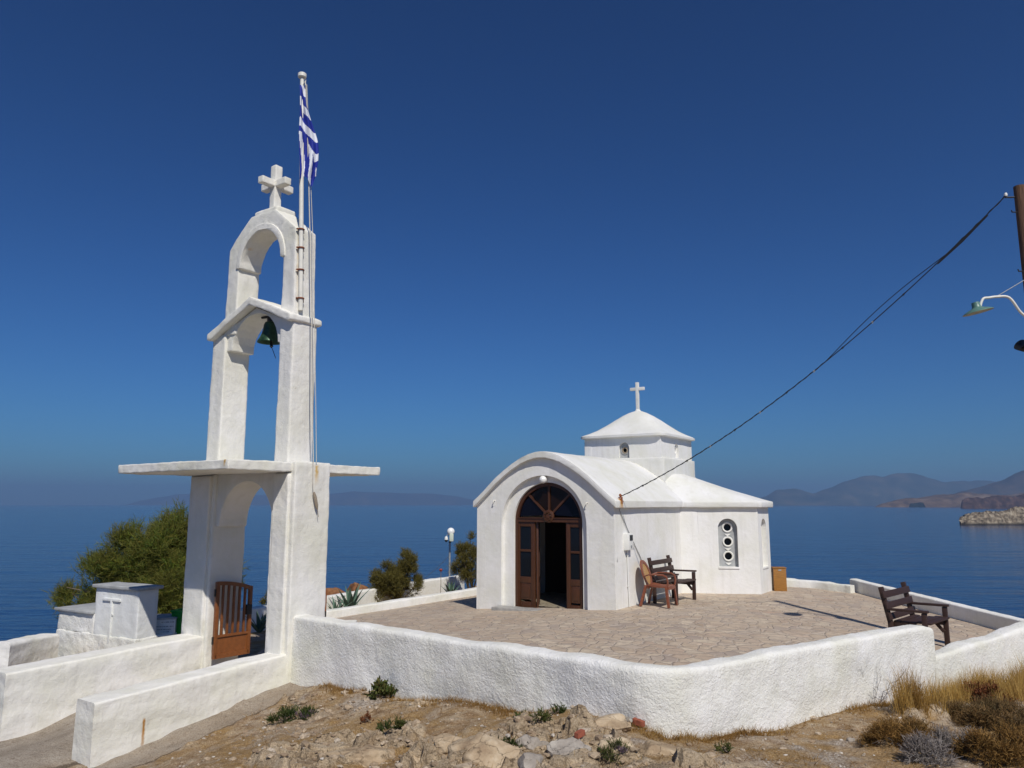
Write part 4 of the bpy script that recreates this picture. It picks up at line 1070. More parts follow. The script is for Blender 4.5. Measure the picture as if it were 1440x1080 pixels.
# bench local x -> along the wall away from the viewer reversed so that y (forward) = cu
place(bench, V((p.x, p.y, tz(p.x, p.y)+.0)), (cw+cu*.0))
bench.rotation_euler = (0, 0, math.atan2(cu.y, cu.x)-math.pi/2)
f2 = V((.72, -.69, 0)); front_far = V((6.95, 12.75, 0)); e2 = V((.69, .72, 0))
p = front_far-f2*.47-e2*.53
bench2.location = (p.x, p.y, tz(p.x, p.y)+.005); bench2.rotation_euler = (0, 0, math.atan2(f2.y, f2.x)-math.pi/2)
bench2['label'] = 'dark timber bench standing alone near the right parapet, facing the sea'
def build_chair():
    """monobloc plastic chair; local y forward, origin on the floor"""
    c = thing('plastic_chair', (0, 0, 0), 'brown plastic armchair with an oval tan wicker-pattern back by the chapel wall', 'chair')
    def back(s, h, off=0):      # oval back plane: s across, h up along the tilted back
        y = -.23-.30*(h)+.05*(s*s*4)*1; return V((s, y+off, .40+h*.95))
    n = 40; oc, oa, ob = .25, .235, .30
    o = []; i_ = []
    bm = new()
    for k in range(n):
        a = k*2*math.pi/n; c1, s1 = math.cos(a), math.sin(a)
        w = 1-.12*max(0, -s1)
        for lst, f in ((o, 1.0), (i_, .70)): lst.append((oa*f*c1*w, oc+ob*(f if f == 1 else .76)*s1))
    vo = [[bm.verts.new(back(x, h, d)) for x, h in o] for d in (.012, -.018)]; vi = [[bm.verts.new(back(x, h, d)) for x, h in i_] for d in (.012, -.018)]
    for k in range(n):
        j = (k+1) % n
        bm.faces.new((vo[0][k], vo[0][j], vi[0][j], vi[0][k])); bm.faces.new((vo[1][j], vo[1][k], vi[1][k], vi[1][j]))
        bm.faces.new((vo[0][j], vo[0][k], vo[1][k], vo[1][j])); bm.faces.new((vi[0][k], vi[0][j], vi[1][j], vi[1][k]))
    obj('back_frame', bm, M_chair, c, 50)
    bm = new(); A = [bm.verts.new(back(x, h, .0)) for x, h in i_]; B = [bm.verts.new(back(x, h, -.008)) for x, h in i_]
    ca = bm.verts.new(back(0, oc, 0)); cb_ = bm.verts.new(back(0, oc, -.008))
    for k in range(n): j = (k+1) % n; bm.faces.new((A[k], A[j], ca)); bm.faces.new((B[j], B[k], cb_)); bm.faces.new((A[j], A[k], B[k], B[j]))
    obj('wicker_back', bm, M_wicker, c, 50)
    bm = new(); g = []
    for j in range(9):
        for i in range(9):
            u, v = -1+i/4, j/8; hw = .215+.03*v
            z = .43-.03*math.sin(v*math.pi*.9)+.018*u*u-(.05*smooth(.85, 1, v)); g.append(bm.verts.new((u*hw, -.22+.47*v, z)))
    for j in range(8):
        for i in range(8): bm.faces.new((g[j*9+i], g[j*9+i+1], g[j*9+i+10], g[j*9+i+9]))
    r_ = bmesh.ops.extrude_face_region(bm, geom=bm.faces[:])
    for v in r_['geom']:
        if isinstance(v, bmesh.types.BMVert): v.co.z -= .028
    obj('seat', bm, M_chair, c, 50)
    for s in (-1, 1):
        bm = new()
        tubep = [V((s*.20, -.28, .60)), V((s*.265, -.16, .645)), V((s*.285, 0, .655)), V((s*.28, .15, .65)), V((s*.272, .225, .61)), V((s*.265, .245, .52)), V((s*.255, .23, .42))]
        for a, b in zip(tubep, tubep[1:]): bar(bm, a, b+(b-a)*.08, .052, .026, V((s*.2, .0, 1)) if abs((b-a).normalized().z) < .7 else V((0, 1, 0)), .008)
        obj('armrest', bm, M_chair, c, 50)
        for nm, a, b in (('front_leg', V((s*.245, .22, .43)), V((s*.262, .27, 0))), ('rear_leg', V((s*.205, -.22, .43)), V((s*.245, -.34, 0)))):
            bm = new(); d = (b-a)
            for k in range(5):
                p_, q_ = a+d*(k/5), a+d*((k+1)/5); w = .075-.03*k/5
                bar(bm, p_, q_, w, .012, V((s*.0, 1, 0)), .003); bar(bm, p_+V((s*w*.45, -.02, 0)), q_+V((s*(w-.006)*.45, -.02, 0)), .012, .05, V((0, 1, 0)), .003)
            obj(nm, bm, M_chair, c, 50)
    for y0 in (-.2, .235):
        bm = new(); bar(bm, V((-.22, y0, .385)), V((.22, y0, .385)), .014, .06, UP, .004); obj('apron', bm, M_chair, c, 50)
    return c
chair = build_chair()
p = at(921, 850, z=0.0); chair.location = (3.10, 16.49, tz(p.x, p.y)+.01); chair.rotation_euler = (0, 0, R(-90-29))
def build_box():
    c = at(1096, 831, z=0); c = V((c.x+.04, c.y+.10, 0)); X = V((math.cos(R(-8)), math.sin(R(-8)), 0)); Y = V((-X.y, X.x, 0)); zz = tz(c.x, c.y)
    t = thing('wooden_box', (c.x, c.y, zz), 'honey brown upright wooden box behind the polygonal chapel apse', 'box')
    bm = new(); box(bm, c+UP*(zz+.27), (.30, .30, .54), X, Y, UP, .006); obj('body', bm, M_boxwood, t)
    bm = new(); box(bm, c+UP*(zz+.552), (.33, .33, .02), X, Y, UP, .004); obj('lid', bm, M_boxwood, t)
    bm = new(); box(bm, c+UP*(zz+.50)-Y*.153, (.07, .008, .03), X, Y); obj('latch', bm, M_galv, t)
build_box()
# ================================================================== UTILITY POLE, LAMP, CABLES
PT = at(1433.5, 262, t=11.75); PB = V((PT.x+.05, PT.y+.02, -.6))
def pole_at(z): return PB.lerp(PT, (z-PB.z)/(PT.z-PB.z))
def build_pole():
    t = thing('utility_pole', PB, 'tall brown wooden utility pole at the right edge carrying the power line', 'pole')
    bm = new(); k = 40; n = 20; rings = []
    for i in range(k+1):
        f = i/k; p = PB.lerp(PT, f); r = .125-.045*f
        rings.append([bm.verts.new(p+V((math.cos(a), math.sin(a), 0))*(r*(1+.05*nz((math.cos(a)*3, math.sin(a)*3, f*1.5), 1, 3)))) for a in [j*2*math.pi/n for j in range(n)]])
    for A, B in zip(rings, rings[1:]):
        for j in range(n): bm.faces.new((A[j], A[(j+1) % n], B[(j+1) % n], B[j]))
    bm.faces.new(rings[-1]); obj('shaft', bm, M_pole, t, 50)
    bm = new(); p = pole_at(PT.z-.17); tube(bm, [p+V((.12, 0, 0)), p-V((.22, -.02, 0))], .013, 8); tube(bm, [p-V((.2, -.02, 0)), p-V((.22, -.02, -.06))], .01, 6); obj('hook', bm, M_iron, t)
    bm = new(); lathe(bm, [(0, 0), (.02, 0), (.026, .025), (.018, .05), (0, .055)], p-V((.21, -.02, -.02)), 10); obj('insulator', bm, M_plastic_w, t)
    for z, s in ((PT.z-.42, -1), (PT.z-.30, 1), (PT.z-1.35, -1), (PT.z-.55, 1), (PT.z-2.6, -1)):
        p = pole_at(z); bm = new(); tube(bm, [p, p+V((s*.17, -.02, 0)), p+V((s*.175, -.02, .03))], .010, 6); obj('climbing_spike', bm, M_iron, t)
build_pole()
def build_street_lamp():
    L = at(1372, 436, t=11.45); pz = pole_at(L.z-.28)
    t = thing('street_lamp', pz, 'green enamel street lamp on a curved white arm fixed to the utility pole', 'street lamp')
    a = pz-V((.09, .0, 0)); top = L+V((.1, 0, .16)); 
    bm = new()
    pts = [pz-V((.10, .01, .25)), pz-V((.12, .01, 0)), a+V((-.05, -.02, .16)), a+V((-.14, -.03, .26)), V((a.x-.28, a.y-.04, top.z+.02)), V(((a.x+top.x)/2-.1, (a.y+top.y)/2, top.z+.045)), top+V((.12, 0, .03)), top+V((.04, 0, .02)), top+V((0, 0, -.03)), L+V((.075, 0, .06))]
    tube(bm, spl(pts), .019, 10); obj('arm', bm, M_polewhite, t, 60)
    ax = V((-.22, .0, 1)).normalized(); c = L+V((.03, 0, -.01)); bm = new()
    lathe(bm, [(.0, .13), (.05, .13), (.055, .11), (.06, .06), (.075, .04), (.14, .015), (.205, -.015), (.21, -.025)], c, 28, ax); obj('shade', bm, M_lampgreen, t, 40)
    bm = new(); lathe(bm, [(.21, -.025), (.205, -.028), (.13, .003), (.07, .02), (0, .02)], c, 28, ax); obj('reflector', bm, M_lampunder, t, 60)
    bm = new(); tube(bm, [V(((a.x+top.x)/2-.1, (a.y+top.y)/2, top.z+.05)), pole_at(top.z+.30)-V((.09, 0, 0))], .006, 6); obj('stay', bm, M_galv, t)
build_street_lamp()
def build_flood():
    p = pole_at(at(1440, 490, t=11.5).z); L = at(1434, 489, t=11.5)
    t = thing('floodlight', p, 'small dark floodlight on the utility pole below the street lamp', 'floodlight')
    bm = new(); ax = V((-.8, -.25, .5)).normalized(); lathe(bm, [(0, -.02), (.05, 0), (.085, .10), (.09, .12), (.07, .11), (0, .09)], L+V((.08, 0, -.02)), 18, ax); obj('housing', bm, M_dark, t)
    bm = new(); tube(bm, [p, p-V((.1, 0, .02)), L+V((.1, 0, -.03))], .014, 7); obj('bracket', bm, M_iron, t)
build_flood()
def build_line():
    A = CP(-.11, .17, 2.27); B = pole_at(PT.z-.15)-V((.22, -.02, 0))
    t = thing('power_line', A, 'sagging black overhead cable from the chapel corner up to the pole', 'cable')
    def pt(s, sag): return A.lerp(B, s)-UP*(4*sag*s*(1-s))
    bm = new(); n = 60
    tube(bm, [pt(i/n, .44) for i in range(n+1)], .0085, 7); obj('main_cable', bm, M_cable, t, 60)
    bm = new(); tube(bm, [pt(i/240, .44)+V((math.cos(i*.9), 0, math.sin(i*.9)))*.008-UP*(.0) for i in range(0, 145)]+[pt(i/n, .44)+UP*(.13*math.sin((i/n-.6)/.28*math.pi)) for i in range(37, 54)]+[pt(i/240, .44)+V((math.cos(i*.9), 0, math.sin(i*.9)))*.008 for i in range(218, 241)], .007, 5); obj('twisted_cable', bm, M_cable, t, 60)
    for i in range(1, 12):
        s = i/14; p = pt(s, .44); d = (pt(s+.01, .44)-p).normalized(); bm = new(); tube(bm, [p-d*.015, p+d*.015], .016, 8); box(bm, p-UP*.02, (.010, .010, .02)); obj('cable_tie', bm, M_cable if i % 2 else M_galv, t)
    s = .86; p, q = pt(s, .44), pt(.965, .44); bm = new(); tube(bm, [p-UP*.02, p.lerp(q, .5)-UP*.035, q-UP*.02], [.012, .019, .012], 8); obj('splice', bm, M_cable, t)
build_line()
# CCTV / lamp post beyond the garden
def build_cctv():
    b = at(632, 812, t=25.0); tp = at(633, 762, t=25.0)
    t = thing('lamp_post', (b.x, b.y, -1.2), 'slim grey post with a white globe lamp and camera beyond the kerb', 'lamp post')
    bm = new(); tube(bm, [V((b.x, b.y, -1.2)), V((b.x, b.y, tp.z+.05))], .032, 12); obj('post', bm, M_galv, t)
    g = at(634, 747.5, t=25.0); bm = new(); bmesh.ops.create_uvsphere(bm, u_segments=20, v_segments=14, radius=.125, matrix=Matrix.Translation(g)); obj('globe', bm, M_globe, t, 60)
    c = at(635, 756, t=24.88); bm = new(); box(bm, c, (.13, .10, .24), bev=.02); obj('junction_box', bm, simple('pale_green_box', (.55, .60, .50), .5, .08, 5, 0), t)
    bm = new(); d = V((b.x-.04, b.y-.05, c.z-.15)); lathe(bm, [(0, -.03), (.04, -.02), (.045, .02), (0, .02)], d+V((.05, 0, .0)), 12); obj('sensor', bm, M_dark, t)
    k = at(627.5, 759, t=24.9); bm = new(); lathe(bm, [(0, .11), (.035, .105), (.055, .06), (.058, 0), (0, 0)], k, 16); obj('camera_housing', bm, M_plastic_w, t, 50)
    bm = new(); lathe(bm, [(0, -.075), (.03, -.065), (.05, -.03), (.052, 0), (0, 0)], k, 16); obj('camera_dome', bm, M_dark, t, 50)
    bm = new(); tube(bm, [k+UP*.1, k+UP*.15+V((.03, 0, 0)), V((b.x, b.y, k.z+.15))], .012, 7); obj('camera_arm', bm, M_galv, t)
    bm = new(); a = V((b.x-.02, b.y, at(632, 782, t=25).z)); e = V((b.x-.75, b.y-.5, at(615, 806, t=24).z-.2)); tube(bm, [a, a.lerp(e, .5)-UP*.04, e], .006, 5); obj('wire', bm, M_cable, t)
build_cctv()
# ================================================================== LEFT SIDE: TOMB, BOX, BIN
def build_tomb():
    c0 = at(191, 900, t=11.9); c0 = V((c0.x, c0.y, 0))     # near corner of the tall block
    su = V((-math.cos(R(30)), math.sin(R(30)), 0)); sw = V((math.sin(R(27)), math.cos(R(27)), 0))
    zt = at(191, 832, t=11.9).z; t = thing('tomb', c0+UP*-.6, 'white stone tomb with grey capstone and a raised cross beside the tower', 'tomb')
    bm = new(); prism(bm, [(0, 0), (1.12, 0), (1.12, .36), (0, .36)], [], c0+UP*(zt-.76), su, sw, UP, .76); bevel_sharp(bm, .012); rough(bm, .09, .006, 4, 41, 5); obj('headstone', bm, M_tomb, t, 40)
    bm = new(); prism(bm, [(-.05, -.05), (1.17, -.05), (1.17, .41), (-.05, .41)], [], c0+UP*(zt-.001), su, sw, UP, .05); bevel_sharp(bm, .008); rough(bm, .12, .004, 4, 42, 3); obj('capstone', bm, M_capstone, t, 40)
    bm = new(); p = c0+su*.66-sw*.008; bar(bm, p+UP*(zt-.95), p+UP*(zt-.17), .045, .04, sw, .004); bar(bm, p+UP*(zt-.175)+su*.24, p+UP*(zt-.175)-su*.22, .038, .04, UP, .004); box(bm, p+UP*(zt-.40), (.08, .035, .03), su, sw); obj('cross', bm, M_tomb, t, 40)
    bm = new(); prism(bm, [(-.02, -.025), (2.12, -.025), (2.12, .75), (-.02, .75)], [], c0+UP*(zt-1.8), su, sw, UP, 1.07); bevel_sharp(bm, .02); rough(bm, .07, .02, 3.0, 43, 6, .012, 12); obj('base', bm, M_stucco, t, 40)
    bm = new(); prism(bm, [(1.121, .0), (2.12, .0), (2.12, .72), (1.121, .72)], [], c0+UP*(zt-.74), su, sw, UP, .31); bevel_sharp(bm, .012); rough(bm, .07, .014, 3.0, 44, 6, .010, 12); obj('side_block', bm, M_stucco, t, 40)
    bm = new(); prism(bm, [(1.125, -.05), (2.19, -.05), (2.19, .9), (1.125, .9)], [], c0+UP*(zt-.428), su, sw, UP, .04); bevel_sharp(bm, .006); obj('slab', bm, M_capstone, t, 40)
build_tomb()
def build_crate():
    a = at(211, 892, t=12.4); X = V((math.cos(R(14)), math.sin(R(14)), 0)); Y = V((-X.y, X.x, 0))
    zt = at(211, 872, t=12.4).z; zb_ = at(211, 892, t=12.4).z; L = .37
    t = thing('marble_box', (a.x+.18, a.y+.2, zb_-.02), 'low white marble box with engraved lines of text beside the tomb', 'box')
    bm = new(); box(bm, V((a.x, a.y, (zt+zb_)/2))+X*L/2+Y*.25, (L, .5, zt-zb_), X, Y, UP, .005); obj('body', bm, plaster('marble_white', (.74, .74, .72), fine=.05, med=.05, dirt=.03), t)
    bm = new(); box(bm, V((a.x, a.y, zt+.012))+X*(L/2+.005)+Y*.25, (L+.03, .53, .022), X, Y, UP, .004); obj('lid', bm, M_capstone, t)
    # the engraved lines are too small to read in the photo: rows of letter-sized strokes
    bm = new(); r2 = random.Random(3)
    for k, (x0, x1, z, h) in enumerate(((.16, .355, .80, .018), (.08, .34, .50, .016), (.10, .30, .30, .014), (.20, .28, .14, .012))):
        x = x0
        while x < x1:
            w = r2.uniform(.006, .014); box(bm, V((a.x, a.y, zb_+(zt-zb_)*z))+X*(x+w/2)-Y*.0015, (w, .002, h*r2.uniform(.6, 1.0)), X, Y); x += w+r2.choice((.004, .006, .012))
    obj('inscription', bm, M_lettering, t, 0)
build_crate()
def build_bin():
    a = at(240, 893, t=12.6); X = V((math.cos(R(-12)), math.sin(R(-12)), 0)); Y = V((-X.y, X.x, 0)); zt = at(240, 859, t=12.6).z; h = .62
    t = thing('green_bin', (a.x+.15, a.y+.15, zt-h), 'bright green open plastic bin between the tomb and the tower', 'bin')
    bm = new(); c = V((a.x, a.y, 0))+X*.16+Y*.16
    lo = [c+X*i*.13+Y*j*.13+UP*(zt-h) for i, j in ((-1, -1), (1, -1), (1, 1), (-1, 1))]; hi = [c+X*i*.17+Y*j*.17+UP*zt for i, j in ((-1, -1), (1, -1), (1, 1), (-1, 1))]
    hin = [c+X*i*.155+Y*j*.155+UP*zt for i, j in ((-1, -1), (1, -1), (1, 1), (-1, 1))]; loi = [c+X*i*.12+Y*j*.12+UP*(zt-h+.03) for i, j in ((-1, -1), (1, -1), (1, 1), (-1, 1))]
    R_ = [[bm.verts.new(p) for p in r] for r in (lo, hi, hin, loi)]
    for A, B in zip(R_, R_[1:]):
        for k in range(4): bm.faces.new((A[k], A[(k+1) % 4], B[(k+1) % 4], B[k]))
    bm.faces.new(R_[0][::-1]); bm.faces.new(R_[3]); obj('body', bm, M_green, t, 30)
    bm = new()
    for k in range(4): bar(bm, hi[k]-UP*.012, hi[(k+1) % 4]-UP*.012, .035, .028, UP, .004)
    obj('rim', bm, M_green, t)
    bm = new(); tube(bm, [c-X*.1-Y*.16+UP*(zt-.02), c-X*.06-Y*.20+UP*(zt-.1), c+X*.06-Y*.20+UP*(zt-.1), c+X*.1-Y*.16+UP*(zt-.02)], .008, 6); obj('handle', bm, M_green, t)
build_bin()
# block seen through the gate
bm = new(); p = TP(1.25, 1.75, -.1); X = V((math.cos(R(6)), math.sin(R(6)), 0)); Y = V((-X.y, X.x, 0))
box(bm, V((p.x-.02, p.y, .06)), (.95, .45, .46), X, Y, UP, .02); rough(bm, .12, .008, 3, 51, 4)
single('plaster_block', bm, M_kerb, 'low whitewashed block behind the open gate in the tower shade', 'block')
# ================================================================== PLANTS
def ribbon(vs, fs, p, d, L, w, bend, rnd_, segs=2, side=None):
    """thin curved blade"""
    s = side or d.cross(V((rnd_.uniform(-1, 1), rnd_.uniform(-1, 1), rnd_.uniform(-1, 1))))
    if s.length < 1e-4: s = d.orthogonal()
    s.normalize(); k = len(vs); q = p.copy(); dd = d.normalized()
    for i in range(segs+1):
        ww = w*(1-.85*i/segs) if segs > 1 else w*(1-.7*i)
        vs.append(q-s*ww*.5); vs.append(q+s*ww*.5)
        q = q+dd*(L/segs); dd = (dd+bend/segs).normalized()
    for i in range(segs): fs.append((k+2*i, k+2*i+1, k+2*i+3, k+2*i+2))
def lobes_cloud(lobes, n, r, L=(.10, .18), w=.014, per=6, up=.35, jitter=.55, shell=.45, fuzz=.10, clump=13, sub=(.22, .42)):
    """feathery sprays filling a set of ellipsoid lobes (centre, radii)"""
    vs, fs = [], []; wts = [a.x*a.y*a.z if isinstance(a, V) else a for a in [V(l[1]) for l in lobes]]
    tot = sum(x**.7 for x in wts)
    for (c, rad), wt in zip(lobes, wts):
        c, rad = V(c), V(rad)
        subs = []
        for _ in range(max(4, int(clump*wt**.33/.5))):
            d = V((r.gauss(0, 1), r.gauss(0, 1), r.gauss(0, 1)))
            if d.length < .01: continue
            d.normalize(); f = r.uniform(.55, .95); subs.append((c+V((d.x*rad.x, d.y*rad.y, d.z*rad.z))*f, r.uniform(sub[0], sub[1]), d))
        for _ in range(int(n*wt**.7/tot)):
            sc_, sr, sd_ = r.choice(subs)
            e = V((r.gauss(0, 1), r.gauss(0, 1), r.gauss(0, 1)))
            if e.length < .01: continue
            if e.length > 2.2: e *= 2.2/e.length
            p = sc_+V((e.x*rad.x, e.y*rad.y, e.z*rad.z))*sr*.55
            o = (sd_*.5+e.normalized()*.6+UP*up+V((r.gauss(0, 1), r.gauss(0, 1), r.gauss(0, 1)))*jitter*.6).normalized()
            LL = r.uniform(*L)
            ribbon(vs, fs, p, o, LL, w, V((0, 0, -.15)), r, 2)
            for k in range(per):
                t = (k+.5)/per; q = p+o*LL*t
                o2 = (o*.8+V((r.gauss(0, 1), r.gauss(0, 1), r.gauss(0, 1)))*.6).normalized()
                ribbon(vs, fs, q, o2, LL*r.uniform(.35, .6), w*.8, V((0, 0, -.1)), r, 1)
    return vs, fs
def limbs(bm, base, lobes, r, rad, twigs=3):
    for c, rr in lobes:
        c = V(c); m_ = base.lerp(c, .5)+V((r.uniform(-.08, .08), r.uniform(-.08, .08), .04))
        tube(bm, [base, base.lerp(m_, .5)+V((r.uniform(-.04, .04), 0, 0)), m_, c], [rad, rad*.8, rad*.6, rad*.25], 7)
        for _ in range(twigs):
            e = c+V((r.gauss(0, .5)*rr[0], r.gauss(0, .5)*rr[1], r.gauss(.2, .5)*rr[2])); s = m_.lerp(c, r.uniform(.2, .9))
            tube(bm, [s, s.lerp(e, .5)+V((0, 0, .03)), e], [rad*.3, rad*.2, rad*.08], 5)
M_bark = simple('grey_bark', (.17, .135, .10), .95, .3, 20, .6)
M_tam = foliage('tamarisk_leaf', [(.06, .11, .03), (.17, .26, .04), (.30, .33, .05), (.20, .15, .035), (.11, .21, .06), (.34, .27, .06)], .5)
M_shrub = foliage('olive_shrub_leaf', [(.09, .09, .03), (.20, .175, .04), (.18, .13, .04), (.12, .12, .045), (.28, .23, .055)], .45)
def shrub(name, label, base, lobes, n, L, w, m, trunk, seed, cat='shrub', per=6, group=None, **kw):
    r = random.Random(seed)
    t = thing(name, base, label, cat, group)
    obj('crown', lobes_cloud(lobes, n, r, L, w, per, **kw), m, t, 0)
    bm = new(); limbs(bm, V(base), lobes, r, trunk); obj('trunk', bm, M_bark, t, 60)
    return t
def LB(x, y, t, rx, ry=None, rz=None):
    p = at(x, y, t=t); return (p, (rx, ry or rx, rz or rx))
tb = at(215, 905, t=15.5)
shrub('tamarisk_tree', 'feathery olive tamarisk tree behind the white tomb left of the tower', (tb.x, tb.y, -.75),
      [LB(232, 782, 15.2, .55, .55, .58), (LB(250, 752, 15.6, .34, .4, .34)), LB(185, 790, 15.2, .55, .5, .5), LB(200, 762, 15.5, .30, .3, .30), LB(140, 822, 15.0, .48, .5, .42), LB(105, 850, 15.0, .28, .3, .30),
       LB(240, 830, 15.0, .62, .6, .6), LB(180, 850, 15.0, .6, .5, .5), LB(268, 792, 15.8, .48, .5, .6), LB(275, 850, 15.8, .45, .5, .5), LB(258, 738, 15.7, .10, .2, .22), LB(150, 868, 14.9, .45, .4, .35), LB(327, 812, 16.0, .13, .2, .26)],
      11500, (.12, .30), .012, M_tam, .075, 5, 'tree', 10, up=.75, clump=17, sub=(.17, .36))
def gnd(x, y, t, z=-.5): p = at(x, y, t=t); return V((p.x, p.y, z))
shrub('shrub', 'taller double-crowned olive shrub beyond the kerb between agave and lamp post', gnd(562, 838, 20.6, -.6),
      [LB(577, 792, 20.6, .27, .24, .30), LB(571, 810, 20.6, .31, .27, .27), LB(541, 810, 20.4, .34, .28, .27), LB(531, 824, 20.4, .28, .24, .22), LB(584, 824, 20.6, .2, .22, .25), LB(556, 826, 20.5, .36, .28, .24), LB(545, 836, 20.4, .4, .28, .2), LB(560, 806, 20.5, .28, .26, .26), LB(553, 820, 20.3, .34, .26, .24)],
      4600, (.08, .18), .012, M_shrub, .03, 6, per=7, up=.7, sub=(.2, .42), group='olive shrubs beyond the kerb')
shrub('shrub', 'thin straggly olive shrub at the left corner of the chapel', gnd(664, 812, 22.8, -.6),
      [LB(650, 777, 22.8, .24, .22, .24), LB(668, 768, 22.9, .24, .22, .34), LB(647, 800, 22.7, .30, .26, .24), LB(662, 804, 22.8, .34, .28, .28), LB(676, 790, 22.9, .34, .3, .44), LB(652, 788, 22.8, .2, .2, .3)],
      3000, (.08, .16), .013, M_shrub, .03, 7, per=6, up=.5, group='olive shrubs beyond the kerb')
shrub('shrub', 'small olive bush seen through the gateway above the garden wall', gnd(384, 850, 17.2, -.6),
      [LB(384, 842, 17.2, .16, .16, .18), LB(378, 852, 17.2, .14, .14, .15)], 500, (.06, .12), .012, M_shrub, .02, 8, per=6, up=.5, group='olive shrubs beyond the kerb')
M_agave = foliage('agave_leaf', [(.10, .17, .12), (.13, .20, .15), (.09, .15, .10)], .05, .5)
def agave(label, base, n, H, seed):
    r = random.Random(seed); bm = new()
    for k in range(n):
        a = k*2.4+r.uniform(-.2, .2); tilt = .15+.75*(k/n); d = V((math.cos(a)*math.sin(tilt), math.sin(a)*math.sin(tilt), math.cos(tilt))); L = H*r.uniform(.75, 1.05)
        s = V((-math.sin(a), math.cos(a), 0)); up_ = s.cross(d); prev = None; q = V(base)+d*.02
        for i in range(7):
            f = i/6; w = .045*H/.5*(1-f)**.75*(.75+1.1*f*(1-f)*2)+.002
            row = [bm.verts.new(q-s*w), bm.verts.new(q-up_*w*.35), bm.verts.new(q+s*w), bm.verts.new(q+up_*w*.02)]
            if prev:
                for m_ in range(4): bm.faces.new((prev[m_], prev[(m_+1) % 4], row[(m_+1) % 4], row[m_]))
            prev = row; q = q+d*(L/6); d = (d+V((math.cos(a), math.sin(a), -.25))*.05).normalized()
    single('agave', bm, M_agave, label, 'agave', 'agaves in the garden bed', 40)
agave('large blue-green agave beyond the kerb next to the tower', gnd(493, 850, 18.7, -.5), 13, .78, 1)
agave('small agave at the foot of the lamp post', gnd(634, 830, 21.5, -.45), 11, .5, 2)
agave('pale agave close behind the brown gate leaf at the tower', gnd(472, 855, 18.1, -.5), 9, .5, 3)
agave('agave glimpsed through the gateway before the garden wall', gnd(366, 868, 15.4, -.45), 10, .55, 4)
# thin flower stalk with a red head
bm = new(); p = gnd(619, 828, 21.0, -.5); q = at(620, 804, t=21.0); tube(bm, [p, p.lerp(q, .6)+V((.01, 0, 0)), q], .008, 6)
fs_ = thing('flower', p, 'single thin stalk with a red flower head near the lamp post', 'flower'); obj('stem', bm, M_bark, fs_)
bm = new(); lathe(bm, [(0, 0), (.03, .01), (.05, .05), (.03, .08), (0, .09)], q, 10); obj('flower_head', bm, simple('red_flower', (.25, .04, .035), .7, .2, 20, 0), fs_)
# reddish rocks beyond the garden wall
def rock_bm(c, s, seed, sub=4, amp=.5, flat=.7, sharp=1.0):
    bm = new(); bmesh.ops.create_icosphere(bm, subdivisions=sub, radius=1.0)
    for v in bm.verts:
        d = v.co.normalized(); q = 1+amp*fbm(d, 1.1, 2, seed)
        # flat facets
        for k in range(7):
            n_ = V((nz((k, seed, 1), 7.7, 1), nz((k, seed, 2), 7.7, 2), nz((k, seed, 3), 7.7, 3)))
            if n_.length < .05: continue
            n_.normalize(); lim = .72+.25*nz((k, seed, 4), 5.3, 4)
            t_ = d.dot(n_)*q
            if t_ > lim: q *= lim/t_*sharp+(1-sharp)
        q += .05*fbm(d, 5, 3, seed+2)
        v.co = V((d.x*s[0], d.y*s[1], d.z*s[2]))*q+c
    return bm
M_rock = None
def rock_mat(name, a, b_, c_):
    m, nt, b = mat(name); g = pos(nt)
    n = N(nt, 'ShaderNodeTexNoise', Scale=4.0, Detail=9.0, Roughness=.65); ln(nt, g, 'Position', n, 'Vector')
    n2 = N(nt, 'ShaderNodeTexNoise', Scale=35.0, Detail=6.0, Roughness=.7); ln(nt, g, 'Position', n2, 'Vector')
    wp = N(nt, 'ShaderNodeVectorMath', operation='MULTIPLY_ADD'); ln(nt, n, 'Color', wp, 0); wp.inputs[1].default_value = (.3, .3, .3); ln(nt, g, 'Position', wp, 2)
    cv = N(nt, 'ShaderNodeTexVoronoi', Scale=4.5, feature='DISTANCE_TO_EDGE'); ln(nt, wp, 0, cv, 'Vector'); ck = ramp(nt, cv, 'Distance', [(0, .7), (.015, 0.0)])
    r = ramp(nt, n, 0, [(.32, a), (.5, b_), (.66, c_)]); c = mixc(nt, (ck, 0), (r, 0), tuple(x*.35 for x in a))
    nt.links.new(c[0].outputs[c[1]], b.inputs['Base Color']); b.inputs['Roughness'].default_value = .95; b.inputs['Specular IOR Level'].default_value = .1
    inv = N(nt, 'ShaderNodeMath', operation='MULTIPLY'); ln(nt, ck, 0, inv, 0); inv.inputs[1].default_value = -1
    bump(nt, b, [(n, 0, .5, .05), (n2, 0, .6, .015), (inv, 0, .5, .02)])
    return m
M_rock = rock_mat('tan_limestone', (.25, .175, .11), (.42, .32, .21), (.55, .45, .32))
M_rock_grey = rock_mat('grey_limestone', (.24, .21, .18), (.36, .32, .275), (.48, .44, .38))
M_rock_red = rock_mat('red_rock', (.16, .07, .04), (.24, .11, .05), (.30, .17, .09))
for k, (x, y, t_, s, lab) in enumerate(((505, 830, 24, (.6, .6, .45), 'reddish brown rock outcrop beyond the garden wall behind the large agave'), (474, 832, 24, (.55, .5, .32), 'low reddish brown rock beyond the garden wall beside the tower pillar'))):
    p = at(x, y, t=t_); p.z -= .22; single('rock', rock_bm(p, s, 60+k, 4), M_rock_red, lab, 'rock', 'red rocks beyond the garden wall', 50)
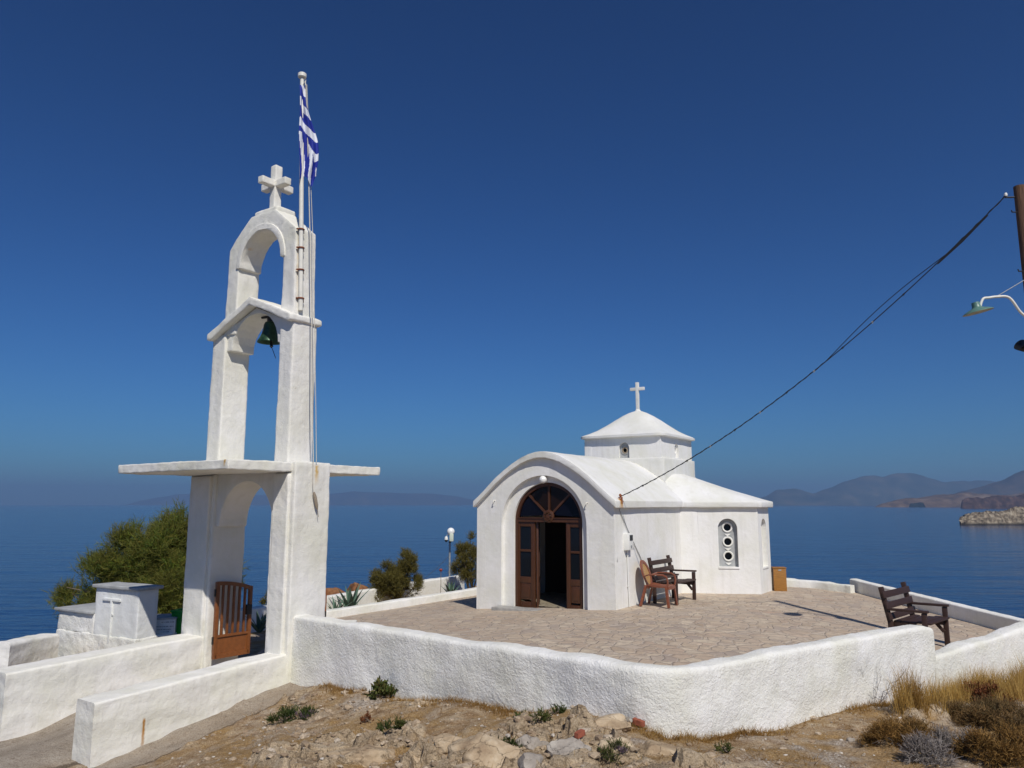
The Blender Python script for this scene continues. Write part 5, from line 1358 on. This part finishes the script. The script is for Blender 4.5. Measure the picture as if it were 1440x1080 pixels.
# ---- foreground rocks
ROCKS = [  # px x, px y (base), size (m), flatness, material, label
    (520, 1066, (.34, .26, .13), M_rock, 'broad flat tan rock at the bottom left of the outcrop'),
    (625, 1048, (.16, .13, .08), M_rock, 'small tan rock left of the cracked outcrop'),
    (690, 1062, (.30, .22, .15), M_rock, 'cracked tan boulder near the middle of the bottom edge'),
    (748, 1050, (.12, .1, .08), M_rock_grey, 'little grey rock on the right flank of the cracked boulder'),
    (848, 1020, (.30, .15, .10), M_rock, 'long tan rock shelf just below the parapet'),
    (800, 1060, (.16, .12, .12), M_rock_grey, 'grey rock with a red brick chip on its left'),
    (745, 1072, (.10, .08, .07), M_rock_grey, 'pale grey stone at the bottom edge beside green weeds'),
    (940, 1062, (.34, .2, .14), M_rock, 'rounded tan rock at the bottom right of the outcrop'),
    (868, 1046, (.17, .12, .09), M_rock, 'tan rock next to the purple flowered plant'),
    (905, 1018, (.25, .12, .085), M_rock_grey, 'lump of grey mortar with bricks at the foot of the parapet bend'),
    (1198, 1042, (.045, .04, .03), M_rock_grey, 'white stone left of the rusty orange cushion bush'),
    (1216, 1048, (.04, .035, .028), M_rock_grey, 'white stone touching the edge of the rusty cushion bush'),
    (590, 1068, (.16, .12, .09), M_rock, 'tan rock between the flat slab and the cracked boulder')]
def foot(x, y):
    """point of the foreground ground seen at picture (x, y)"""
    d = ray(x, y); t = 4.0
    while t < 14:
        p = V((0, 0, EYE))+d*t
        if p.z < ground_z(p.x, p.y)[0]: return p
        t += .02
    return p
for k, (x, y, s, m, lab) in enumerate(ROCKS):
    p = foot(x, y); p = p+V((0, s[1]*.4, -s[2]*(.38 if s[0] > .1 else .15))); single('rock', rock_bm(p, s, 70+k, 5 if s[0] > .1 else 3), m, lab, 'rock', 'rocks in front of the parapet', 50)
# red brick fragments
M_brick = simple('broken_brick', (.27, .075, .04), .9, .35, 15, .5)
BR = [(897, 1021, .10, 'red brick fragment on the mortar lump, left one of three'), (912, 1019, .09, 'red brick fragment in the middle of the mortar lump'), (927, 1018, .10, 'dark red brick fragment at the right end of the mortar lump'),
      (779, 1056, .07, 'thin red brick chip lying left of the grey rock'), (815, 1038, .08, 'orange brick piece lying on the tan rocks'), (1030, 1030, .09, 'orange brick shard standing against the foot of the parapet')]
for k, (x, y, s, lab) in enumerate(BR):
    p = foot(x, y)+V((0, -.06 if k < 3 else -.02, .01)); bm = new(); r = random.Random(k); a = r.uniform(0, 3)
    box(bm, p+UP*(s*.35 if k != 5 else s*.5), (s, s*.55, s*.5) if k != 5 else (s*.7, s*.3, s*1.2), V((math.cos(a), math.sin(a), .2)).normalized(), V((-math.sin(a), math.cos(a), 0)), UP, s*.06)
    rough(bm, s*.25, s*.10, 14, k, 3); single('brick_fragment', bm, M_brick, lab, 'brick', 'broken bricks in front of the parapet', 30)
# pebbles: countless
def build_pebbles():
    r = random.Random(12); vs, fs = [], []
    bm0 = new(); bmesh.ops.create_icosphere(bm0, subdivisions=1, radius=1.0); base = [v.co.copy() for v in bm0.verts]; fb = [[v.index for v in f.verts] for f in bm0.faces]; bm0.free()
    n = 0
    while n < 1100:
        x, y = r.uniform(-3.6, 6.2), r.uniform(5.5, 10.2)
        if not in_poly(x, y, FORE): continue
        if nz((x, y), .9, 21)+.35*r.random() < .05: continue
        z, rk, pt = ground_z(x, y)
        if pt > .3: continue
        s = .005+.013*r.random()**3+.012*(r.random() < .03); k = len(vs); a = r.uniform(0, 6.28); c_, s_ = math.cos(a), math.sin(a); fx, fy, fz = r.uniform(.8, 1.6), r.uniform(.7, 1.1), r.uniform(.5, .8)
        for v in base:
            q = v*(1+.3*nz(v, 1.3, n)); X_, Y_ = q.x*fx*s, q.y*fy*s; vs.append((x+X_*c_-Y_*s_, y+X_*s_+Y_*c_, z+s*.25+q.z*fz*s))
        fs.extend([tuple(k+i for i in f) for f in fb]); n += 1
    m, nt, b = mat('pebble'); g = pos(nt); rr = ramp(nt, g, 'Random Per Island', [(0, (.24, .19, .14)), (.5, (.33, .28, .22)), (.8, (.42, .37, .31)), (1, (.58, .54, .48))]); ln(nt, rr, 0, b, 'Base Color'); b.inputs['Roughness'].default_value = .95
    tag(obj('pebbles', (vs, fs), m, None, 0), 'loose pale pebbles strewn over the bare ground before the parapet', 'pebbles', kind='stuff')
build_pebbles()
def build_rubble():
    r = random.Random(22); vs, fs = [], []
    bm0 = new(); bmesh.ops.create_icosphere(bm0, subdivisions=1, radius=1.0); base = [v.co.copy() for v in bm0.verts]; fb = [[v.index for v in f.verts] for f in bm0.faces]; bm0.free()
    n = 0; tries = 0
    while n < 600 and tries < 60000:
        tries += 1
        x, y = r.uniform(-3.2, 3.6), r.uniform(5.5, 9.6)
        if not in_poly(x, y, FORE): continue
        z, rk, pt = ground_z(x, y)
        if pt > .2 or r.random() > .12+.6*rk+.5*(nz((x, y), 1.2, 51) > .18): continue
        if x > 1.9 and r.random() > .3: continue
        s = r.uniform(.012, .03)+.03*r.random()**5; k = len(vs); a = r.uniform(0, 6.28); c_, s_ = math.cos(a), math.sin(a); fx, fy, fz = r.uniform(.9, 1.7), r.uniform(.7, 1.1), r.uniform(.4, .75)
        for v in base:
            q = v*(1+.55*nz(v, 1.6, n)); X_, Y_ = q.x*fx*s, q.y*fy*s; vs.append((x+X_*c_-Y_*s_, y+X_*s_+Y_*c_, z+s*.15+q.z*fz*s+X_*r.uniform(-.1, .1)))
        fs.extend([tuple(k+i for i in f) for f in fb]); n += 1
    m, nt, b = mat('rubble'); g = pos(nt); rr = ramp(nt, g, 'Random Per Island', [(0, (.24, .17, .11)), (.4, (.34, .255, .165)), (.8, (.42, .33, .23)), (1, (.50, .43, .34))])
    nn = N(nt, 'ShaderNodeTexNoise', Scale=60.0, Detail=4.0); ln(nt, g, 'Position', nn, 'Vector'); c = mixc(nt, (ramp(nt, nn, 0, [(.45, 0.0), (.65, .6)]), 0), (rr, 0), (.18, .125, .08))
    nt.links.new(c[0].outputs[c[1]], b.inputs['Base Color']); b.inputs['Roughness'].default_value = .95
    tag(obj('rubble', (vs, fs), m, None, 0), 'broken angular stone chips scattered over the rocky slope before the parapet', 'rubble', kind='stuff')
build_rubble()
# dry grass: countless blades
M_straw = foliage('dry_straw', [(.20, .11, .03), (.34, .20, .055), (.44, .29, .10), (.27, .15, .05)], .3)
def build_grass():
    r = random.Random(14); vs, fs = [], []
    W0 = TP(-.03, .04)
    def tuft(x, y, H, n, spread, w=.006, lean=.35):
        for _ in range(n):
            a, rad = r.uniform(0, 6.28), spread*r.random()**.5; X_, Y_ = x+rad*math.cos(a), y+rad*math.sin(a)
            z = ground_z(X_, Y_)[0]; d = V((r.gauss(0, lean), r.gauss(0, lean), 1)).normalized()
            ribbon(vs, fs, V((X_, Y_, z-.01)), d, H*r.uniform(.4, 1.15), w*r.uniform(.6, 1.2), V((r.gauss(0, .35), r.gauss(0, .35), -.25)), r, 3)
    # short fringe at the wall foot
    for A, B, n, off in ((W0, K, 1000, -1), (K, E1, 800, -1)):
        d = (B-A).normalized(); nn = V((d.y, -d.x, 0))
        for i in range(n):
            f = r.random(); p = A.lerp(B, f)+nn*(.02+.17*r.random()**2)
            if nz((p.x, p.y), 1.1, 31) < -.12 and r.random() < .9: continue
            if f < .14 and A is W0: continue
            tuft(p.x, p.y, r.uniform(.035, .10), 8, .04, .0055, .5)
    # flattened dead grass patches over the slope
    for i in range(1700):
        x, y = r.uniform(-3.4, 5.6), r.uniform(5.6, 9.8)
        if not in_poly(x, y, FORE) or nz((x, y), .8, 33) < -.02: continue
        if ground_z(x, y)[2] > .2: continue
        tuft(x, y, r.uniform(.04, .11), 8, .07, .005, .95)
    tag(obj('dry_grass', (vs, fs), M_straw, None, 0), 'short dead straw matting the slope and the foot of the parapet', 'grass', kind='stuff')
    vs.clear(); fs.clear()
    for i in range(520):
        x = r.uniform(1265, 1475); y = 985-.10*(x-1265)+r.uniform(-12, 14)+ (6 if x > 1400 else 0)
        p = foot(x, y) if x < 1440 else None
        if p is None: p = foot(1440, y)+V(((x-1440)*.0085, (x-1440)*.006, 0))
        h = .40*(.65+.5*nz((x*.02, 0), 1, 3))+.05
        if 1265 < x < 1300: h *= 1.15
        tuft(p.x, p.y, h*r.uniform(.55, 1.1), 16, .08, .005, .2)
    tag(obj('tall_dry_grass', (vs, fs), foliage('golden_straw', [(.34, .20, .05), (.52, .34, .09), (.60, .43, .16), (.42, .26, .08)], .3), None, 0), 'tall golden dry grass along the foot of the lower wall', 'grass', kind='stuff')
build_grass()
# cushion bushes at the right
M_rusty = foliage('rusty_cushion', [(.16, .085, .025), (.30, .155, .042), (.40, .23, .07), (.14, .095, .035)], .15)
M_dkbrown = foliage('dark_brown_cushion', [(.11, .068, .03), (.20, .12, .05), (.26, .155, .06), (.10, .085, .04)], .15)
M_greybush = foliage('grey_thorn', [(.20, .18, .165), (.30, .28, .26), (.24, .20, .18)], .1)
M_redbrown = foliage('dried_dock', [(.09, .03, .015), (.17, .06, .025), (.22, .09, .035)], .1)
M_weed = foliage('green_weed', [(.035, .055, .014), (.065, .09, .02), (.11, .12, .03), (.15, .115, .04), (.05, .07, .02)], .2)
M_purple = foliage('mauve_flower', [(.16, .10, .17), (.24, .16, .24), (.13, .09, .10)], .2)
def cushion(label, x, y, rx, rz, m, n, seed, cat='bush', L=(.04, .09), w=.006, per=5, ry=None, name='dry_bush', group='dry cushion bushes', **kw):
    p = foot(x, y); r = random.Random(seed)
    lb = [(V((p.x, p.y+rx*.3, p.z+rz*.25)), (rx, ry or rx*.85, rz))]
    for k in range(4): a = k*1.6+r.random(); lb.append((V((p.x+rx*.55*math.cos(a), p.y+rx*.3+rx*.45*math.sin(a), p.z+rz*.2)), (rx*.55, rx*.5, rz*.7)))
    t = thing(name, (p.x, p.y+rx*.3, p.z-.03), label, cat, group)
    obj('foliage', lobes_cloud(lb, n, r, L, w, per, **kw), m, t, 0)
    bm = new(); limbs(bm, V((p.x, p.y+rx*.3, p.z-.05)), lb, r, .010, 2); obj('stem', bm, M_bark, t, 60)
cushion('rusty orange cushion bush on the slope in front of the dry grass', 1276, 1054, .31, .17, M_rusty, 3200, 81)
cushion('pale grey thorny bush between the rusty and the brown bushes', 1352, 1062, .22, .19, M_greybush, 2200, 82)
cushion('dark brown bush in the bottom right corner', 1412, 1078, .26, .22, M_rusty, 2600, 83)
cushion('broad dark brown bush at the right edge below the golden grass', 1422, 1026, .36, .15, M_dkbrown, 3200, 84)
cushion('low brown bush behind the grey thorny bush', 1350, 1010, .30, .09, M_dkbrown, 1800, 88)
cushion('dried red-brown plant standing in the golden grass', 1392, 988, .22, .17, M_redbrown, 800, 85, L=(.04, .07), w=.014, per=5)
cushion('grey stony-looking thorn clump at the bottom edge', 1310, 1074, .16, .14, M_greybush, 900, 86)
# leafless twiggy plant against the wall
def twiggy(label, x, y, H, W, seed):
    r = random.Random(seed); p = foot(x, y); bm = new()
    def br(q, d, L, rad, lev):
        e = q+d*L; m_ = q.lerp(e, .5)+V((r.gauss(0, .04), r.gauss(0, .02), 0))*L
        tube(bm, [q, m_, e], [rad, rad*.8, rad*.5], 5)
        if lev > 0:
            for _ in range(3):
                s = q.lerp(e, r.uniform(.3, 1)); br(s, (d+V((r.gauss(0, .6), r.gauss(0, .35), r.gauss(0, .4)))).normalized(), L*r.uniform(.4, .65), rad*.55, lev-1)
    for k in range(6): br(p+V((r.uniform(-.05, .22), r.uniform(-.02, .03), -.02)), V((-.3+W*k/6+r.gauss(0, .15), r.gauss(0, .1), 1)).normalized(), H*r.uniform(.45, .95), .0034, 3)
    single('twiggy_plant', bm, simple('grey_twig', (.13, .105, .09), .95, .25, 20, 0), label, 'plant', None, 60)
twiggy('leafless grey twiggy plant against the foot of the parapet', 1228, 992, .38, 1.0, 91)
def weed(label, x, y, rx, rz, n, seed, m=None, L=(.03, .07), w=.012, name='weed', group='green weeds on the slope', per=5, extra=None):
    p = foot(x, y); r = random.Random(seed); lb = [(V((p.x, p.y+rx*.2, p.z+rz*.3)), (rx, rx*.7, rz)), (V((p.x-rx*.6, p.y, p.z+rz*.15)), (rx*.5, rx*.5, rz*.6)), (V((p.x+rx*.6, p.y+rx*.2, p.z+rz*.15)), (rx*.5, rx*.4, rz*.6))]
    t = thing(name, (p.x, p.y, p.z-.02), label, 'plant', group)
    obj('leaves', lobes_cloud(lb, n, r, L, w, per, up=.9), m or M_weed, t, 0)
    bm = new(); limbs(bm, V((p.x, p.y, p.z-.03)), lb, r, .006, 2); obj('stem', bm, M_bark, t, 60)
    if extra:
        lb2 = [(V((p.x+extra, p.y+.05, p.z+rz*.5)), (rx*.5, rx*.4, rz*.6))]
        obj('flowers', lobes_cloud(lb2, n//4, r, (.02, .05), .006, 4, up=1.0), M_purple, t, 0)
weed('leafy green plant growing against the foot of the parapet', 538, 982, .13, .085, 150, 101, L=(.05, .10), w=.032, per=3)
weed('sprawling green weed with mauve flowers near the concrete strip', 415, 1012, .25, .055, 330, 102, extra=.12)
weed('dark green spiky weed below the leafy plant at the wall', 553, 1026, .14, .035, 140, 103)
weed('green-brown weed at the foot of the long dry grass fringe', 748, 1014, .13, .04, 130, 104)
weed('tiny green weed at the wall foot left of the mortar lump', 788, 1003, .05, .03, 45, 105)
weed('flat green weed creeping between the rocks at the bottom centre', 720, 1056, .16, .045, 200, 106)
weed('mauve flowered plant at the bottom edge among the tan rocks', 868, 1066, .12, .06, 150, 107, extra=.03, L=(.03, .06), w=.006)
weed('small brown dried weed on the bare slope', 515, 1016, .05, .05, 70, 108, m=M_redbrown, L=(.02, .04))
weed('little dark weed on the gravel right of the brick shard', 1020, 1058, .06, .02, 40, 109)
weed('small green tuft at the root of the twiggy plant', 1230, 984, .06, .05, 80, 110, L=(.04, .06), w=.02, per=3)


# ================================================================== HAZE, LIGHT, SKY, CAMERA
bm = new(); box(bm, V((0, 30, 205)), (36000, 36000, 434)); hz = obj('haze', bm, None, None, 0); hz.data.materials.clear()
m = bpy.data.materials.new('haze_air'); m.use_nodes = True; nt = m.node_tree; nt.nodes.remove(nt.nodes['Principled BSDF'])
pv = nt.nodes.new('ShaderNodeVolumePrincipled'); pv.inputs['Color'].default_value = (.345, .535, .80, 1); pv.inputs['Density'].default_value = 1.25e-4; pv.inputs['Anisotropy'].default_value = .2
nt.links.new(pv.outputs[0], nt.nodes['Material Output'].inputs['Volume']); hz.data.materials.append(m); tag(hz, kind='stuff')
hz['label'] = 'pale blue sea haze lying over the water and the far hills'; hz['category'] = 'haze'
SUN_EL = R(46.5); sd = V((.30, -.954, 0)).normalized()
sdir = V((sd.x*math.cos(SUN_EL), sd.y*math.cos(SUN_EL), math.sin(SUN_EL)))
sl = bpy.data.lights.new('sun', 'SUN'); sl.energy = 4.1; sl.angle = R(.5); sl.color = (1.0, .945, .865)
so = bpy.data.objects.new('sun', sl); COL.objects.link(so); so.rotation_euler = sdir.to_track_quat('Z', 'Y').to_euler(); so.location = (3, -8, 20)
w = bpy.data.worlds.new('World'); scene.world = w; w.use_nodes = True; nt = w.node_tree
sky = nt.nodes.new('ShaderNodeTexSky'); sky.sky_type = 'NISHITA'; sky.sun_disc = False; sky.sun_elevation = SUN_EL; sky.sun_rotation = math.atan2(sd.x, sd.y)
sky.altitude = 0; sky.air_density = 1.0; sky.dust_density = .4; sky.ozone_density = 3.0
bg = nt.nodes['Background']; bg.inputs['Strength'].default_value = .07
gm = nt.nodes.new('ShaderNodeGamma'); gm.inputs[1].default_value = 1.35; nt.links.new(sky.outputs[0], gm.inputs[0])
tn = nt.nodes.new('ShaderNodeMix'); tn.data_type = 'RGBA'; tn.blend_type = 'MULTIPLY'; tn.inputs[0].default_value = 1; tn.inputs[7].default_value = (.132, .29, .47, 1)
nt.links.new(gm.outputs[0], tn.inputs[6]); nt.links.new(tn.outputs[2], bg.inputs['Color'])
cam = bpy.data.cameras.new('camera'); cam.sensor_width = 36; cam.lens = 27.0; cam.clip_end = 60000; cam.clip_start = .1
co = bpy.data.objects.new('camera', cam); COL.objects.link(co); co.location = (0, 0, EYE); co.rotation_euler = (math.pi/2+TH, 0, 0)
scene.camera = co
vs_ = scene.view_settings; vs_.view_transform = 'Standard'; vs_.look = 'None'; vs_.exposure = 0; vs_.gamma = 1; vs_.use_curve_mapping = False
scene.cycles.max_bounces = 8; scene.cycles.volume_bounces = 1
